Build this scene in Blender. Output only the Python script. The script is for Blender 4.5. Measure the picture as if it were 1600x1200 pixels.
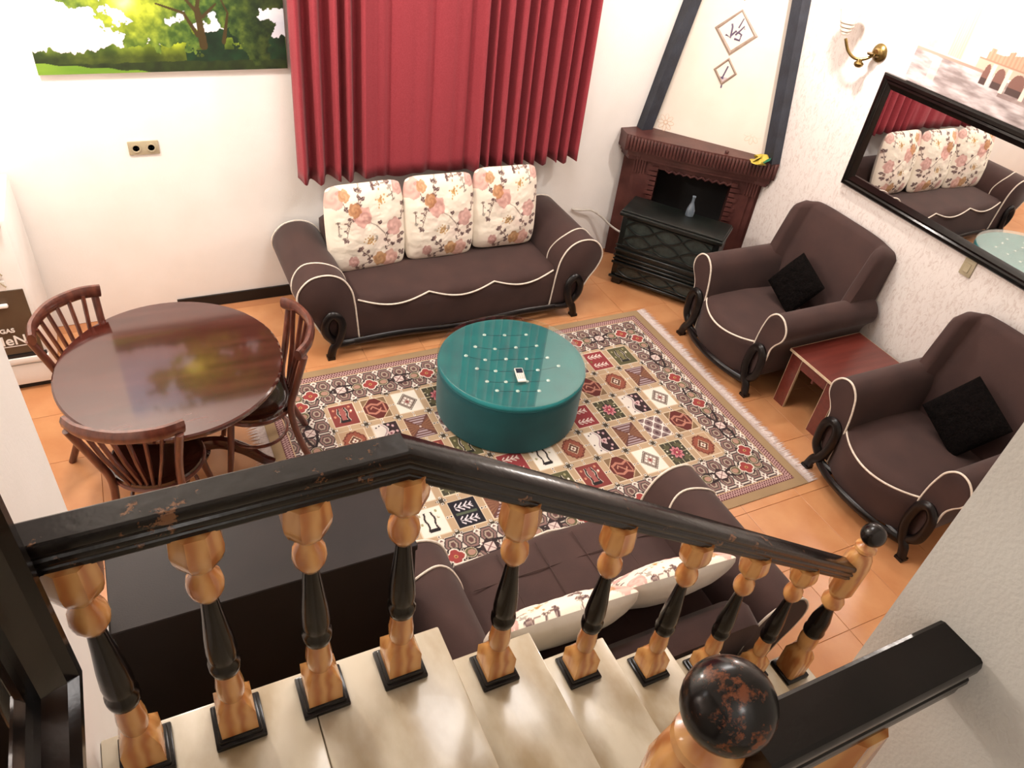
import bpy, bmesh, math, random
import numpy as np
from mathutils import Vector, Matrix
random.seed(7); rng = np.random.RandomState(7)
S = bpy.context.scene
for o in list(bpy.data.objects): bpy.data.objects.remove(o)
COL = S.collection
PI = math.pi
# ------------------------------------------------------------------ camera
cd = bpy.data.cameras.new('camera'); cam = bpy.data.objects.new('camera', cd); COL.objects.link(cam)
cam.location = (0, 0, 3.24)
cam.rotation_euler = (math.radians(50.99761), math.radians(-6.17395), math.radians(-25.22701))
cd.sensor_width = 36; cd.lens = 36 * 1178.943 / 1600; cd.clip_start = 0.02
S.camera = cam
# ------------------------------------------------------------------ world, lights, exposure
w = bpy.data.worlds.new('world'); S.world = w; w.use_nodes = True
w.node_tree.nodes['Background'].inputs[0].default_value = (0.9, 0.95, 1.0, 1)
w.node_tree.nodes['Background'].inputs[1].default_value = 0.25
S.view_settings.view_transform = 'Standard'; S.view_settings.look = 'None'
S.view_settings.gamma = 1; S.view_settings.use_curve_mapping = False
S.view_settings.exposure = 0.38
def area(name, loc, tgt, sx, sy, power, col):
    l = bpy.data.lights.new(name, 'AREA'); l.shape = 'RECTANGLE'; l.size = sx; l.size_y = sy; l.energy = power; l.color = col
    o = bpy.data.objects.new(name, l); COL.objects.link(o); o.location = loc
    o.rotation_euler = (Vector(tgt) - Vector(loc)).to_track_quat('-Z', 'Y').to_euler(); return o
def point(name, loc, power, col, r=.05):
    l = bpy.data.lights.new(name, 'POINT'); l.energy = power; l.color = col; l.shadow_soft_size = r
    o = bpy.data.objects.new(name, l); COL.objects.link(o); o.location = loc; return o
area('ceiling_lamp_light', (1.9, 3.0, 4.1), (1.9, 3.0, 0), 1.2, 1.0, 50, (1, .95, .92))
point('wall_lamp_light', (3.95, 3.55, 2.72), 62, (1, .90, .82), .05)
point('left_wall_fill_light', (-.5, 4.05, 3.0), 122, (1, .91, .82), .10)  # added unseen fill with no fixture, overexposes the left of the back wall
point('stair_lamp_light', (0.3, -.9, 3.9), 10, (1, .95, .92), .12)

# ------------------------------------------------------------------ materials
def lin(c):
    return tuple((x / 12.92 if x <= .04045 else ((x + .055) / 1.055) ** 2.4) for x in c)
def hexc(h): return lin(tuple(int(h[i:i + 2], 16) / 255 for i in (0, 2, 4)))
def mat(name, c, rough=.6, c2=None, scale=8, bump=0, bscale=60, metal=0, coat=0, sheen=0, contrast=(.35, .65), stretch=None, spec=None, wave=None, emit=None):
    m = bpy.data.materials.new(name); m.use_nodes = True; nt = m.node_tree; N = nt.nodes; L = nt.links
    b = N['Principled BSDF']; c = hexc(c) if isinstance(c, str) else c
    b.inputs['Base Color'].default_value = (*c, 1); b.inputs['Roughness'].default_value = rough; b.inputs['Metallic'].default_value = metal
    if coat: b.inputs['Coat Weight'].default_value = coat; b.inputs['Coat Roughness'].default_value = .06
    if sheen: b.inputs['Sheen Weight'].default_value = sheen; b.inputs['Sheen Roughness'].default_value = .4
    if spec is not None: b.inputs['Specular IOR Level'].default_value = spec
    tc = N.new('ShaderNodeTexCoord'); mp = N.new('ShaderNodeMapping'); L.new(tc.outputs['Object'], mp.inputs[0])
    if stretch: mp.inputs['Scale'].default_value = stretch
    if c2:
        c2 = hexc(c2) if isinstance(c2, str) else c2
        if wave:
            t = N.new('ShaderNodeTexWave'); t.inputs['Scale'].default_value = scale; t.inputs['Distortion'].default_value = wave; t.inputs['Detail'].default_value = 3; t.inputs['Detail Scale'].default_value = 1.2
        else:
            t = N.new('ShaderNodeTexNoise'); t.inputs['Scale'].default_value = scale; t.inputs['Detail'].default_value = 6
        r = N.new('ShaderNodeValToRGB'); r.color_ramp.elements[0].position = contrast[0]; r.color_ramp.elements[1].position = contrast[1]
        r.color_ramp.elements[0].color = (*c, 1); r.color_ramp.elements[1].color = (*c2, 1)
        L.new(mp.outputs[0], t.inputs['Vector']); L.new(t.outputs[1 if wave else 0], r.inputs[0]); L.new(r.outputs[0], b.inputs['Base Color'])
    if bump:
        t = N.new('ShaderNodeTexNoise'); t.inputs['Scale'].default_value = bscale; t.inputs['Detail'].default_value = 5
        bp = N.new('ShaderNodeBump'); bp.inputs['Strength'].default_value = bump; bp.inputs['Distance'].default_value = .01
        L.new(mp.outputs[0], t.inputs['Vector']); L.new(t.outputs[0], bp.inputs['Height']); L.new(bp.outputs[0], b.inputs['Normal'])
    if emit: b.inputs['Emission Color'].default_value = (*c, 1); b.inputs['Emission Strength'].default_value = emit
    return m
def attrmat(name, rough=.8, bump=0, bscale=300, coat=0):
    m = mat(name, 'ffffff', rough, bump=bump, bscale=bscale, coat=coat); nt = m.node_tree
    a = nt.nodes.new('ShaderNodeAttribute'); a.attribute_name = 'Col'
    nt.links.new(a.outputs['Color'], nt.nodes['Principled BSDF'].inputs['Base Color']); return m
M = dict(
    wall=mat('white_plaster', 'efebe6', .75, 'f4f0ec', 3, .08, 90),
    pier=mat('grey_white_plaster', 'd8d6d0', .8, 'cfcbc4', 4, .15, 160),
    ceil=mat('ceiling_paint', 'eeebe6', .9, 'f2efea', 2),
    tile=mat('terracotta_tile', 'b97c50', .3, 'cd9668', 4, .04, 30, contrast=(.3, .75), spec=.5),
    grout=mat('tile_grout', 'b3784e', .8, 'b0764e', 20),
    marble=mat('cream_marble', 'c4baa6', .25, '988463', 4.2, contrast=(.40, .72), coat=.1, stretch=(1.6, .8, 1)),
    riser=mat('riser_stone', 'c2b79e', .4, 'b1a284', 5),
    black=mat('black_lacquer', '0b0807', .2, '130d0b', 10, .06, 25, coat=0, spec=.32),
    brown=mat('brown_velvet', '35211e', .85, '452d28', 5, .12, 300, sheen=.12, contrast=(.3, .8)),
    brown2=mat('brown_velvet_darker', '22130f', .9, '2a1a17', 6, .12, 300, sheen=.1),
    piping=mat('cream_piping', 'e6dccf', .6, 'd6c9ba', 60),
    fur=mat('black_fur', '040303', 1.0, '120d0c', 70, 1, 90, spec=.1),
    blackwood=mat('black_legs', '0a0606', .3, '120b0b', 8, spec=.35),
    curtain=mat('red_curtain', '8f2d37', .85, '9a3640', 120, .15, 500, sheen=.1),
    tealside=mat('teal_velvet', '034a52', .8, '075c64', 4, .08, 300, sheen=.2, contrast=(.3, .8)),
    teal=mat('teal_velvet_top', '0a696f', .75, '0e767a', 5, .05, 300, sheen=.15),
    crystal=mat('crystal', 'eafaf8', .05, metal=.5, c2='ffffff', scale=30),
    walnut=mat('dark_glossy_wood', '38150f', .10, '4a221b', 2.5, coat=.5, stretch=(1, 8, 8), contrast=(.3, .7)),
    chairw=mat('brown_bent_wood', '4a231a', .28, '6b3a2c', 6, coat=.4, stretch=(6, 6, 1)),
    seatw=mat('dark_seat_wood', '24100b', .12, '34180f', 4, coat=.7),
    pine=mat('varnished_pine', 'cf9a5e', .25, 'ad6c3a', 9, coat=.5, wave=7, stretch=(.9, 1.6, .35), contrast=(.0, 1.0)),
    mahog=mat('red_brown_fireplace', '44201d', .5, '57302b', 7, .1, 60, coat=.2),
    firebox=mat('firebox_black', '080606', .9, '0f0c0c', 9),
    heater=mat('black_green_enamel', '090d0b', .4, '101613', 7, .1, 80, coat=.1),
    heatgl=mat('heater_mesh_glass', '222a28', .3, '333d3a', 25, .3, 90),
    redwood=mat('red_laminate', '55201a', .3, '6e3027', 3, coat=.3, stretch=(1, 10, 10), contrast=(.25, .75)),
    edge=mat('cream_edge_band', 'd9c4a8', .5, 'cfb898', 30),
    brass=mat('antique_brass', '9a8250', .25, '6f5a34', 12, metal=.9),
    frosted=mat('frosted_glass', 'fff4e4', .4, 'ffffff', 8),
    bluebeam=mat('blue_black_beam', '23262f', .55, '2e333e', 10, .2, 60),
    hood=mat('cream_hood', 'e6dccf', .8, 'e2d6c8', 4, .05, 60),
    flower=mat('peach_print', 'd9b89c', .8, 'd2b092', 9),
    pearl=mat('pearl_frame', '8f7a6c', .45, 'a08c7c', 20),
    pearlin=mat('pale_panel', 'c8b6b0', .6, 'beaeb2', 12),
    inkp=mat('mauve_ink', '6a5c74', .7, '5c5068', 20),
    beige=mat('beige_plastic', 'a89c80', .4, 'b3a78c', 10),
    base=mat('black_skirting', '0e0b0a', .5, '171210', 12),
    white=mat('white_enamel', 'f1efec', .3, 'e9e6e2', 4),
    olive=mat('brown_panel', '4a3826', .5, '594734', 4),
    gold=mat('yellow_fabric', 'b7a23a', .7, 'd0bc56', 30),
    green=mat('green_fabric', '0f5a40', .7, '1c7050', 30),
    phonew=mat('white_phone', 'e4e0d8', .3, 'd8d4cc', 20),
    phoneg=mat('grey_keys', '9a9a96', .4, 'a6a6a2', 90),
    screen=mat('phone_screen', '1c2430', .1, '28323f', 30),
    satin=mat('white_satin', 'ddd6cc', .45, 'cfc7bc', 7, .1, 20, sheen=.2),
    canvas=mat('white_canvas_edge', 'e8e4e0', .7, 'e0dcd8', 20),
    fringe=mat('white_fringe', 'e6d9d4', .9, 'd6c6c0', 90),
    cab=mat('dark_brown_laminate', '150c0b', .5, '1b110f', 7, .05, 200, spec=.25),
    hose=mat('white_hose', 'cfc9c0', .5, 'bdb6ac', 40),
    bottle=mat('smoky_bottle', '55606a', .15, '6a7680', 12, coat=.5),
    mirror=mat('mirror_silver', (.9, .9, .9), .01, metal=1),
    redbox=mat('red_box', '8a4238', .5, '7a3830', 6),
)
# chipped black lacquer showing wood (rail, finials)
def chipped(name, base, under, scale, lo, hi, under2=None):
    m = mat(name, base, .22, spec=.38); nt = m.node_tree; N = nt.nodes; L = nt.links; b = N['Principled BSDF']
    tc = N.new('ShaderNodeTexCoord'); n = N.new('ShaderNodeTexNoise'); n.inputs['Scale'].default_value = scale; n.inputs['Detail'].default_value = 9; n.inputs['Roughness'].default_value = .72
    r = N.new('ShaderNodeValToRGB'); e = r.color_ramp.elements; e[0].position = lo; e[1].position = hi
    e[0].color = (*hexc(base), 1); e[1].color = (*hexc(under), 1)
    L.new(tc.outputs['Object'], n.inputs['Vector']); L.new(n.outputs[0], r.inputs[0]); L.new(r.outputs[0], b.inputs['Base Color'])
    n2 = N.new('ShaderNodeTexNoise'); n2.inputs['Scale'].default_value = 40
    bp = N.new('ShaderNodeBump'); bp.inputs['Strength'].default_value = .08; bp.inputs['Distance'].default_value = .01
    L.new(tc.outputs['Object'], n2.inputs['Vector']); L.new(n2.outputs[0], bp.inputs['Height']); L.new(bp.outputs[0], b.inputs['Normal'])
    return m
M['rail'] = chipped('chipped_black_rail', '0f0a09', '6e4a30', 11, .60, .635)
M['knob'] = chipped('worn_black_knob', '0c0807', '6b3a20', 34, .53, .60)
M['knob2'] = chipped('black_knob', '100b0a', '5b3524', 20, .70, .74)
# wallpaper with crackled relief
m = mat('crackled_wallpaper', 'e6dcd6', .7); nt = m.node_tree; N = nt.nodes; L = nt.links
tc = N.new('ShaderNodeTexCoord'); mp = N.new('ShaderNodeMapping'); mp.inputs['Scale'].default_value = (1, 1.7, .8); L.new(tc.outputs['Object'], mp.inputs[0])
n = N.new('ShaderNodeTexNoise'); n.inputs['Scale'].default_value = 22; n.inputs['Detail'].default_value = 8; n.inputs['Roughness'].default_value = .7; n.inputs['Distortion'].default_value = 1.5
r = N.new('ShaderNodeValToRGB'); e = r.color_ramp.elements; e[0].position = .36; e[1].position = .50; e[0].color = (*hexc('d6c8c1'), 1); e[1].color = (*hexc('ece4df'), 1)
L.new(mp.outputs[0], n.inputs['Vector']); L.new(n.outputs[0], r.inputs[0]); L.new(r.outputs[0], N['Principled BSDF'].inputs['Base Color'])
bp = N.new('ShaderNodeBump'); bp.inputs['Strength'].default_value = .3; bp.inputs['Distance'].default_value = .01; L.new(n.outputs[0], bp.inputs['Height']); L.new(bp.outputs[0], N['Principled BSDF'].inputs['Normal'])
M['paper'] = m
# thin clear glass
m = bpy.data.materials.new('clear_glass'); m.use_nodes = True; nt = m.node_tree; N = nt.nodes; L = nt.links
N.remove(N['Principled BSDF']); tr = N.new('ShaderNodeBsdfTransparent'); tr.inputs[0].default_value = (.93, .98, .96, 1)
gl = N.new('ShaderNodeBsdfGlossy'); gl.inputs['Roughness'].default_value = .02; lw = N.new('ShaderNodeLayerWeight'); lw.inputs[0].default_value = .5; pw = N.new('ShaderNodeMath'); pw.operation = 'POWER'; pw.inputs[1].default_value = 5; L.new(lw.outputs['Facing'], pw.inputs[0])
fr = N.new('ShaderNodeMath'); fr.operation = 'MULTIPLY_ADD'; fr.inputs[1].default_value = .95; fr.inputs[2].default_value = .075; L.new(pw.outputs[0], fr.inputs[0])
mx = N.new('ShaderNodeMixShader'); L.new(fr.outputs[0], mx.inputs[0]); L.new(tr.outputs[0], mx.inputs[1]); L.new(gl.outputs[0], mx.inputs[2]); L.new(mx.outputs[0], N['Material Output'].inputs[0])
M['glass'] = m
M['rug'] = attrmat('woven_rug', .9, .25, 400)
M['print'] = attrmat('printed_cloth', .75, .12, 60)
M['poster'] = attrmat('printed_canvas', .55)

# ------------------------------------------------------------------ mesh helpers
class MB:
    def __init__(s): s.v = []; s.f = []
    def add(s, v, f, X=None):
        n = len(s.v)
        s.v += [tuple(X @ Vector(p)) if X else tuple(p) for p in v]; s.f += [tuple(i + n for i in q) for q in f]; return s
    def box(s, a, b, X=None):
        (x0, y0, z0), (x1, y1, z1) = a, b
        return s.add([(x0, y0, z0), (x1, y0, z0), (x1, y1, z0), (x0, y1, z0), (x0, y0, z1), (x1, y0, z1), (x1, y1, z1), (x0, y1, z1)],
              [(0, 3, 2, 1), (4, 5, 6, 7), (0, 1, 5, 4), (1, 2, 6, 5), (2, 3, 7, 6), (3, 0, 4, 7)], X)
    def prism(s, poly, fn, t0, t1, X=None):   # polygon extruded; fn(u, v, t) -> point
        n = len(poly); v = [fn(p[0], p[1], t0) for p in poly] + [fn(p[0], p[1], t1) for p in poly]
        return s.add(v, [tuple(range(n))[::-1], tuple(range(n, 2 * n))] + [(i, (i + 1) % n, n + (i + 1) % n, n + i) for i in range(n)], X)
    def lathe(s, prof, seg=24, c=(0, 0, 0), sq=None, X=None):
        v = []; f = []; n = len(prof)
        for r_, z_ in prof:
            for k in range(seg):
                a = 2 * PI * k / seg; v.append((c[0] + r_ * math.cos(a), c[1] + r_ * math.sin(a), c[2] + z_))
        for i in range(n - 1):
            for k in range(seg): f.append((i * seg + k, i * seg + (k + 1) % seg, (i + 1) * seg + (k + 1) % seg, (i + 1) * seg + k))
        f.append(tuple(range(seg))[::-1]); f.append(tuple((n - 1) * seg + k for k in range(seg)))
        return s.add(v, f, X)
    def tube(s, path, r, seg=8, closed=False, sx=1, sy=1, X=None, twist=0):
        P = [Vector(p) for p in path]; n = len(P); v = []; f = []
        rr = r if isinstance(r, (list, tuple)) else [r] * n
        T = []
        for i in range(n):
            a = P[(i - 1) % n] if (closed or i > 0) else P[i]; b = P[(i + 1) % n] if (closed or i < n - 1) else P[i]
            T.append((b - a).normalized())
        up = Vector((0, 0, 1)) if abs(T[0].z) < .9 else Vector((1, 0, 0))
        N_ = (up - up.dot(T[0]) * T[0]).normalized()
        for i in range(n):
            N_ = (N_ - N_.dot(T[i]) * T[i]).normalized(); B_ = T[i].cross(N_)
            for k in range(seg):
                a = 2 * PI * (k + twist) / seg; v.append(tuple(P[i] + rr[i] * (sx * math.cos(a) * N_ + sy * math.sin(a) * B_)))
        for i in range(n if closed else n - 1):
            j = (i + 1) % n
            for k in range(seg): f.append((i * seg + k, i * seg + (k + 1) % seg, j * seg + (k + 1) % seg, j * seg + k))
        if not closed: f.append(tuple(range(seg))[::-1]); f.append(tuple((n - 1) * seg + k for k in range(seg)))
        return s.add(v, f, X)
    def loft(s, rings, cap=True, closed=True):
        n = len(rings[0]); v = [p for r_ in rings for p in r_]; f = []
        for i in range(len(rings) - 1):
            for k in range(n if closed else n - 1): f.append((i * n + k, i * n + (k + 1) % n, (i + 1) * n + (k + 1) % n, (i + 1) * n + k))
        if cap and closed: f.append(tuple(range(n))[::-1]); f.append(tuple((len(rings) - 1) * n + k for k in range(n)))
        return s.add(v, f)
    def rbox(s, a, b, r=.02, seg=2, X=None):
        bm = bmesh.new(); t = MB().box(a, b); vs = [bm.verts.new(p) for p in t.v]
        for q in t.f: bm.faces.new([vs[i] for i in q])
        bmesh.ops.bevel(bm, geom=bm.edges[:] + bm.verts[:], offset=r, segments=seg, profile=.5, affect='EDGES')
        bm.verts.index_update(); s.add([tuple(x.co) for x in bm.verts], [tuple(x.index for x in q.verts) for q in bm.faces], X); bm.free(); return s
    def mesh(s, name, m, smooth=False, ang=40):
        me = bpy.data.meshes.new(name); me.from_pydata(s.v, [], s.f); me.materials.append(m)
        bm = bmesh.new(); bm.from_mesh(me); bmesh.ops.recalc_face_normals(bm, faces=bm.faces[:])
        if smooth:
            for q in bm.faces: q.smooth = True
            for e_ in bm.edges:
                if len(e_.link_faces) == 2 and e_.calc_face_angle(0) > math.radians(ang): e_.smooth = False
        bm.to_mesh(me); bm.free(); return me
    def build(s, name, m, parent=None, smooth=False, ang=40, **kw):
        o = bpy.data.objects.new(name, s.mesh(name, m, smooth, ang)); COL.objects.link(o)
        if parent: o.parent = parent
        for k, x in kw.items(): o[k] = x
        return o
def thing(name, label, cat, loc=(0, 0, 0), rz=0, group=None):
    o = bpy.data.objects.new(name, None); COL.objects.link(o); o.location = loc; o.rotation_euler = (0, 0, rz)
    o['label'] = label; o['category'] = cat
    if group: o['group'] = group
    return o
def copy_tree(o, parent=None):
    c = o.copy(); COL.objects.link(c); c.parent = parent
    for ch in list(o.children): copy_tree(ch, c)
    return c
def link(me, name, parent=None, loc=(0, 0, 0), rot=(0, 0, 0), sc=(1, 1, 1), **kw):
    o = bpy.data.objects.new(name, me); COL.objects.link(o); o.parent = parent; o.location = loc; o.rotation_euler = rot; o.scale = sc
    for k, x in kw.items(): o[k] = x
    return o
def spline(pts, n=6, closed=False):
    P = [np.array(p, float) for p in pts]; m_ = len(P); out = []
    for i in range(m_ if closed else m_ - 1):
        g = lambda j: P[j % m_] if closed else P[min(max(j, 0), m_ - 1)]
        a, b, c, d = g(i - 1), g(i), g(i + 1), g(i + 2)
        for k in range(n):
            t = k / n; out.append(tuple(.5 * (2 * b + (c - a) * t + (2 * a - 5 * b + 4 * c - d) * t * t + (3 * b - a - 3 * c + d) * t ** 3)))
    if not closed: out.append(tuple(P[-1]))
    return out
def gridmesh(name, U, V, m, pts, cols, smooth=True):
    """grid of U x V vertices, pts (U*V,3), linear colours (U*V,3)"""
    me = bpy.data.meshes.new(name); i = np.arange(U * V).reshape(V, U)
    q = np.stack([i[:-1, :-1], i[:-1, 1:], i[1:, 1:], i[1:, :-1]], -1).reshape(-1, 4)
    me.vertices.add(U * V); me.vertices.foreach_set('co', np.asarray(pts, np.float32).ravel())
    me.loops.add(q.size); me.loops.foreach_set('vertex_index', q.ravel().astype(np.int32))
    me.polygons.add(len(q)); me.polygons.foreach_set('loop_start', (np.arange(len(q)) * 4).astype(np.int32))
    me.update(calc_edges=True)
    if cols is not None:
        a = me.color_attributes.new('Col', 'FLOAT_COLOR', 'POINT')
        a.data.foreach_set('color', np.hstack([cols, np.ones((U * V, 1))]).astype(np.float32).ravel())
    me.polygons.foreach_set('use_smooth', [smooth] * len(q)); me.materials.append(m); me.validate(); return me
def H(h): return np.array([int(h[i:i + 2], 16) / 255 for i in (0, 2, 4)])
def tolin(a): return np.where(a <= .04045, a / 12.92, ((a + .055) / 1.055) ** 2.4)
def vnoise(x, y, seed=0):
    def h(i, j): s = np.sin(i * 127.1 + j * 311.7 + seed * 74.7) * 43758.5453; return s - np.floor(s)
    i, j = np.floor(x), np.floor(y); u, v = x - i, y - j; u = u * u * (3 - 2 * u); v = v * v * (3 - 2 * v)
    return (h(i, j) * (1 - u) + h(i + 1, j) * u) * (1 - v) + (h(i, j + 1) * (1 - u) + h(i + 1, j + 1) * u) * v
def fbm(x, y, seed=0, o=4): return sum(vnoise(x * 2 ** k, y * 2 ** k, seed + k) / 2 ** (k + 1) for k in range(o)) / (1 - .5 ** o)

# ================================================================== SETTING
fl = MB().box((-1.75, .2, -.1), (4.6, 5.1, -.004)).build('floor', M['grout'], kind='structure')
TW = .42; tm = MB().rbox((-TW / 2 + .001, -TW / 2 + .001, -.008), (TW / 2 - .001, TW / 2 - .001, 0), .0015, 1).mesh('tile', M['tile'])
for i in range(16):
    for j in range(13):
        x = -1.6 + TW * i - .01; y = 1.12 - TW / 2 + TW * (j - 2) + .003
        x = 2.86 + TW * (i - 10.5)
        if x > 4.5 or x < -1.6 or y > 5 or y < .1: continue
        link(tm, 'tile', fl, (x, y, random.uniform(-.0006, .0003)), (random.uniform(-.0012, .0012), random.uniform(-.0012, .0012), random.choice((0, PI / 2, PI))))
MB().box((-1.75, 5.0, 0), (4.6, 5.15, 4.2)).build('wall_back', M['wall'], kind='structure')
MB().box((4.5, .287, 0), (4.65, 5.0, 4.2)).build('wall_right', M['paper'], kind='structure')
MB().box((-1.9, 1.6, 0), (-1.75, 5.0, 4.2)).build('wall_left', M['wall'], kind='structure')
MB().box((-1.9, -1.6, 0), (-.33, 1.6, 4.2)).build('wall_landing', M['wall'], kind='structure')
MB().box((.80, -1.6, 0), (4.65, .287, 4.2)).build('wall_stair', M['pier'], kind='structure')
MB().box((-.33, -1.75, 0), (.80, -1.6, 4.2)).build('wall_rear', M['wall'], kind='structure')
MB().box((-1.9, -1.75, 4.2), (4.65, 5.15, 4.3)).build('ceiling', M['ceil'], kind='structure')
b = MB().box((.08, 4.985, 0), (3.55, 5.0, .085)); b.build('baseboard_back', M['base'], kind='structure')
MB().box((4.488, .29, 0), (4.5, 4.0, .07)).build('baseboard_right', M['base'], kind='structure')

# ------------------------------------------------------------------ staircase
st = thing('staircase', 'cream marble staircase with landing descending behind the turned railing', 'stairs')
LZ, RS, TR = 1.42, .203, .307
core = MB().box((-.329, .301, 0), (.48, 1.05, LZ - .03))
for k in range(1, 7): core.box((.48 + TR * (k - 1), .301, 0), (.48 + TR * k, 1.05, LZ - RS * k - .03))
core.build('riser', M['riser'], st)
MB().box((-.329, -1.59, 1.3), (.799, .286, 1.38)).build('upper_landing', M['riser'], st)
for a, b_ in ((-.329, .1385), (.1395, .50)): MB().rbox((a, -.4, LZ - .03), (b_, 1.075, LZ), .006, 2).build('tread', M['marble'], st, True)
for k in range(1, 7):
    MB().rbox((.481 + TR * (k - 1), .302, LZ - RS * k - .03), (.50 + TR * k, 1.075, LZ - RS * k), .006, 2).build('tread', M['marble'], st, True)

# ------------------------------------------------------------------ balustrade
def baluster_parts(parent, x, y, z, h, sc=1):
    e_ = bpy.data.objects.new('baluster', None)
    me = MB()
    # foot plate
    body = MB()
    hb = .041 * sc
    def sqr(r_, z_, n=16, p=1):   # rounded-square / octagon / circle ring
        out = []
        for k in range(n):
            a = 2 * PI * k / n; c, s_ = math.cos(a), math.sin(a)
            if p == 0: q = r_
            elif p == 1: q = r_ / max(abs(c), abs(s_))
            else: q = r_ / max(abs(c), abs(s_), (abs(c) + abs(s_)) * .7071)
            out.append((q * c, q * s_, z_))
        return out
    body.loft([sqr(hb, .02), sqr(hb, .095), sqr(.030, .125, p=0), sqr(.026, .135, p=0), sqr(.030, .15, p=0), sqr(.031, .18, p=0), sqr(.027, .215, p=0), sqr(.027, .243, p=0)])
    top = MB()
    z1 = .505; 
    prof = [(.016, 0), (.022, .004), (.034, .028), (.036, .045), (.033, .065), (.022, .085), (.021, .095), (.028, .105)]
    top.loft([sqr(r_, z1 + q, p=0) for r_, q in prof] + [sqr(.040, z1 + .125, p=2), sqr(.046, z1 + .145, p=2), sqr(.048, max(z1 + .165, h * .88), p=2), sqr(.043, h, p=2)])
    blk = MB(); pr = [(.026, .240), (.031, .246), (.034, .260), (.034, .277), (.029, .288), (.031, .298), (.032, .32), (.029, .37), (.022, .44), (.017, .50), (.016, .51)]
    blk.lathe(pr, 20)
    bo = link(body.mesh('baluster', M['pine'], True, 35), 'baluster', parent, (x, y, z))
    bpy.data.objects.remove(e_)
    tpo = top.build('upper_block', M['pine'], bo, True, 30)
    bk = blk.build('black_shaft', M['black'], bo, True, 50, label='black turned shaft')
    pl = MB().rbox((-.057, -.057, 0), (.057, .057, .014), .004, 2).rbox((-.049, -.049, .012), (.049, .049, .026), .005, 2)
    pl.build('foot_plate', M['black'], bo, True, 30, label='black square foot plate')
    return bo
def rail_profile(hw, hh):   # (side, up) points, up=0 is the top
    rt = [(.78, 0), (.92, -.003), (1.0, -.011), (1.0, -.022), (.94, -.028), (.84, -.031), (.84, -.036), (.97, -.040), (1.0, -.047), (.95, -.053), (.82, -.056), (.82, -.061), (.90, -.064), (.90, -.074), (.74, -.079), (.70, -hh)]
    return [(hw * a, b) for a, b in rt] + [(-hw * a, b) for a, b in rt[::-1]]
def rail_sweep(path, hw, hh):   # path in an x-z plane with y fixed
    r_ = []
    for (x, y, z), dx in path:
        r_.append([(x + dx * u[1] * 0 , y + u[0], z + u[1]) for u in rail_profile(hw, hh)])
    return MB().loft(r_)
rl = thing('stair_railing', 'black chipped handrail over turned pine and black balusters down the marble stair', 'railing')
RZ = 2.222
rail_sweep([((-.33, 1, RZ - .008), 0), ((.363, 1, RZ), 0), ((2.23, 1, .992), 0)], .034, .084).build('handrail', M['rail'], rl, True, 30)
for x in (-.235, -.035, .165, .366): baluster_parts(rl, x, 1.0, LZ, RZ - .080 - LZ)
for k, x in enumerate((.655, .975, 1.303, 1.612, 1.93)):
    z = LZ - RS * (k + 1); top = RZ - .659 * (x - .363) - .088
    baluster_parts(rl, x, 1.0, z, top - z + .01)
def newel(parent, x, y, z, zball, r, m):
    h = zball - z - r
    def ring(q, zz, p, n=24):
        o_ = []
        for k in range(n):
            a = 2 * PI * (k + .5) / n; c, s_ = math.cos(a), math.sin(a); d = q if p == 0 else q / max(abs(c), abs(s_), (abs(c) + abs(s_)) * (.56 if p == 1 else .76))
            o_.append((d * c, d * s_, zz))
        return o_
    low = MB().loft([ring(.05, .0, 1), ring(.05, .15, 1), ring(.04, .19, 0), ring(.034, .21, 0), ring(.04, .23, 0), ring(.041, .27, 0), ring(.036, .31, 0)])
    e_ = link(low.mesh('newel_post', M['pine'], True, 35), 'newel_post', parent, (x, y, z))
    MB().lathe([(.034, .305), (.043, .312), (.045, .33), (.04, .35), (.042, .37), (.040, .41), (.026, h - .42), (.024, h - .40)], 24).build('black_shaft', M['black'], e_, True, 50, label='black turned shaft')
    z1 = h - .41
    MB().loft([ring(.024, z1, 0), ring(.044, z1 + .03, 0), ring(.045, z1 + .055, 0), ring(.03, z1 + .085, 0), ring(.036, z1 + .10, 0), ring(.052, z1 + .13, 2), ring(.054, h - .12, 2), ring(.046, h - .07, 2), ring(.032, h - .045, 0), ring(.042, h - .03, 0), ring(.040, h - .018, 0), ring(.026, h - .006, 0), ring(.02, h + .01, 0)]).build('upper_block', M['pine'], e_, True, 30)
    MB().lathe([(r * math.sin(PI * k / 20) + 1e-4, h + r - r * math.cos(PI * k / 20)) for k in range(21)], 32).build('ball_finial', m, e_, True, 60, label='black ball finial')
    MB().rbox((-.062, -.062, 0), (.062, .062, .02), .005, 2).build('foot_plate', M['black'], e_, True, 30, label='black square foot plate')
    return e_
newel(rl, 2.243, 1.0, LZ - RS * 6, 1.157, .047, M['knob2'])

nr = thing('landing_railing', 'short glossy black handrail from the large ball newel into the grey wall', 'railing')
rail_sweep([((.47, .2, 2.478), 0), ((.802, .2, 2.478), 0)], .034, .084).build('handrail', M['black'], nr, True, 30)
q = newel(nr, .443, .23, LZ + .001, 2.52, .050, M['knob'])
for x in (.66,): baluster_parts(nr, x, .205, LZ + .0, 2.478 - .080 - LZ)
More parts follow.
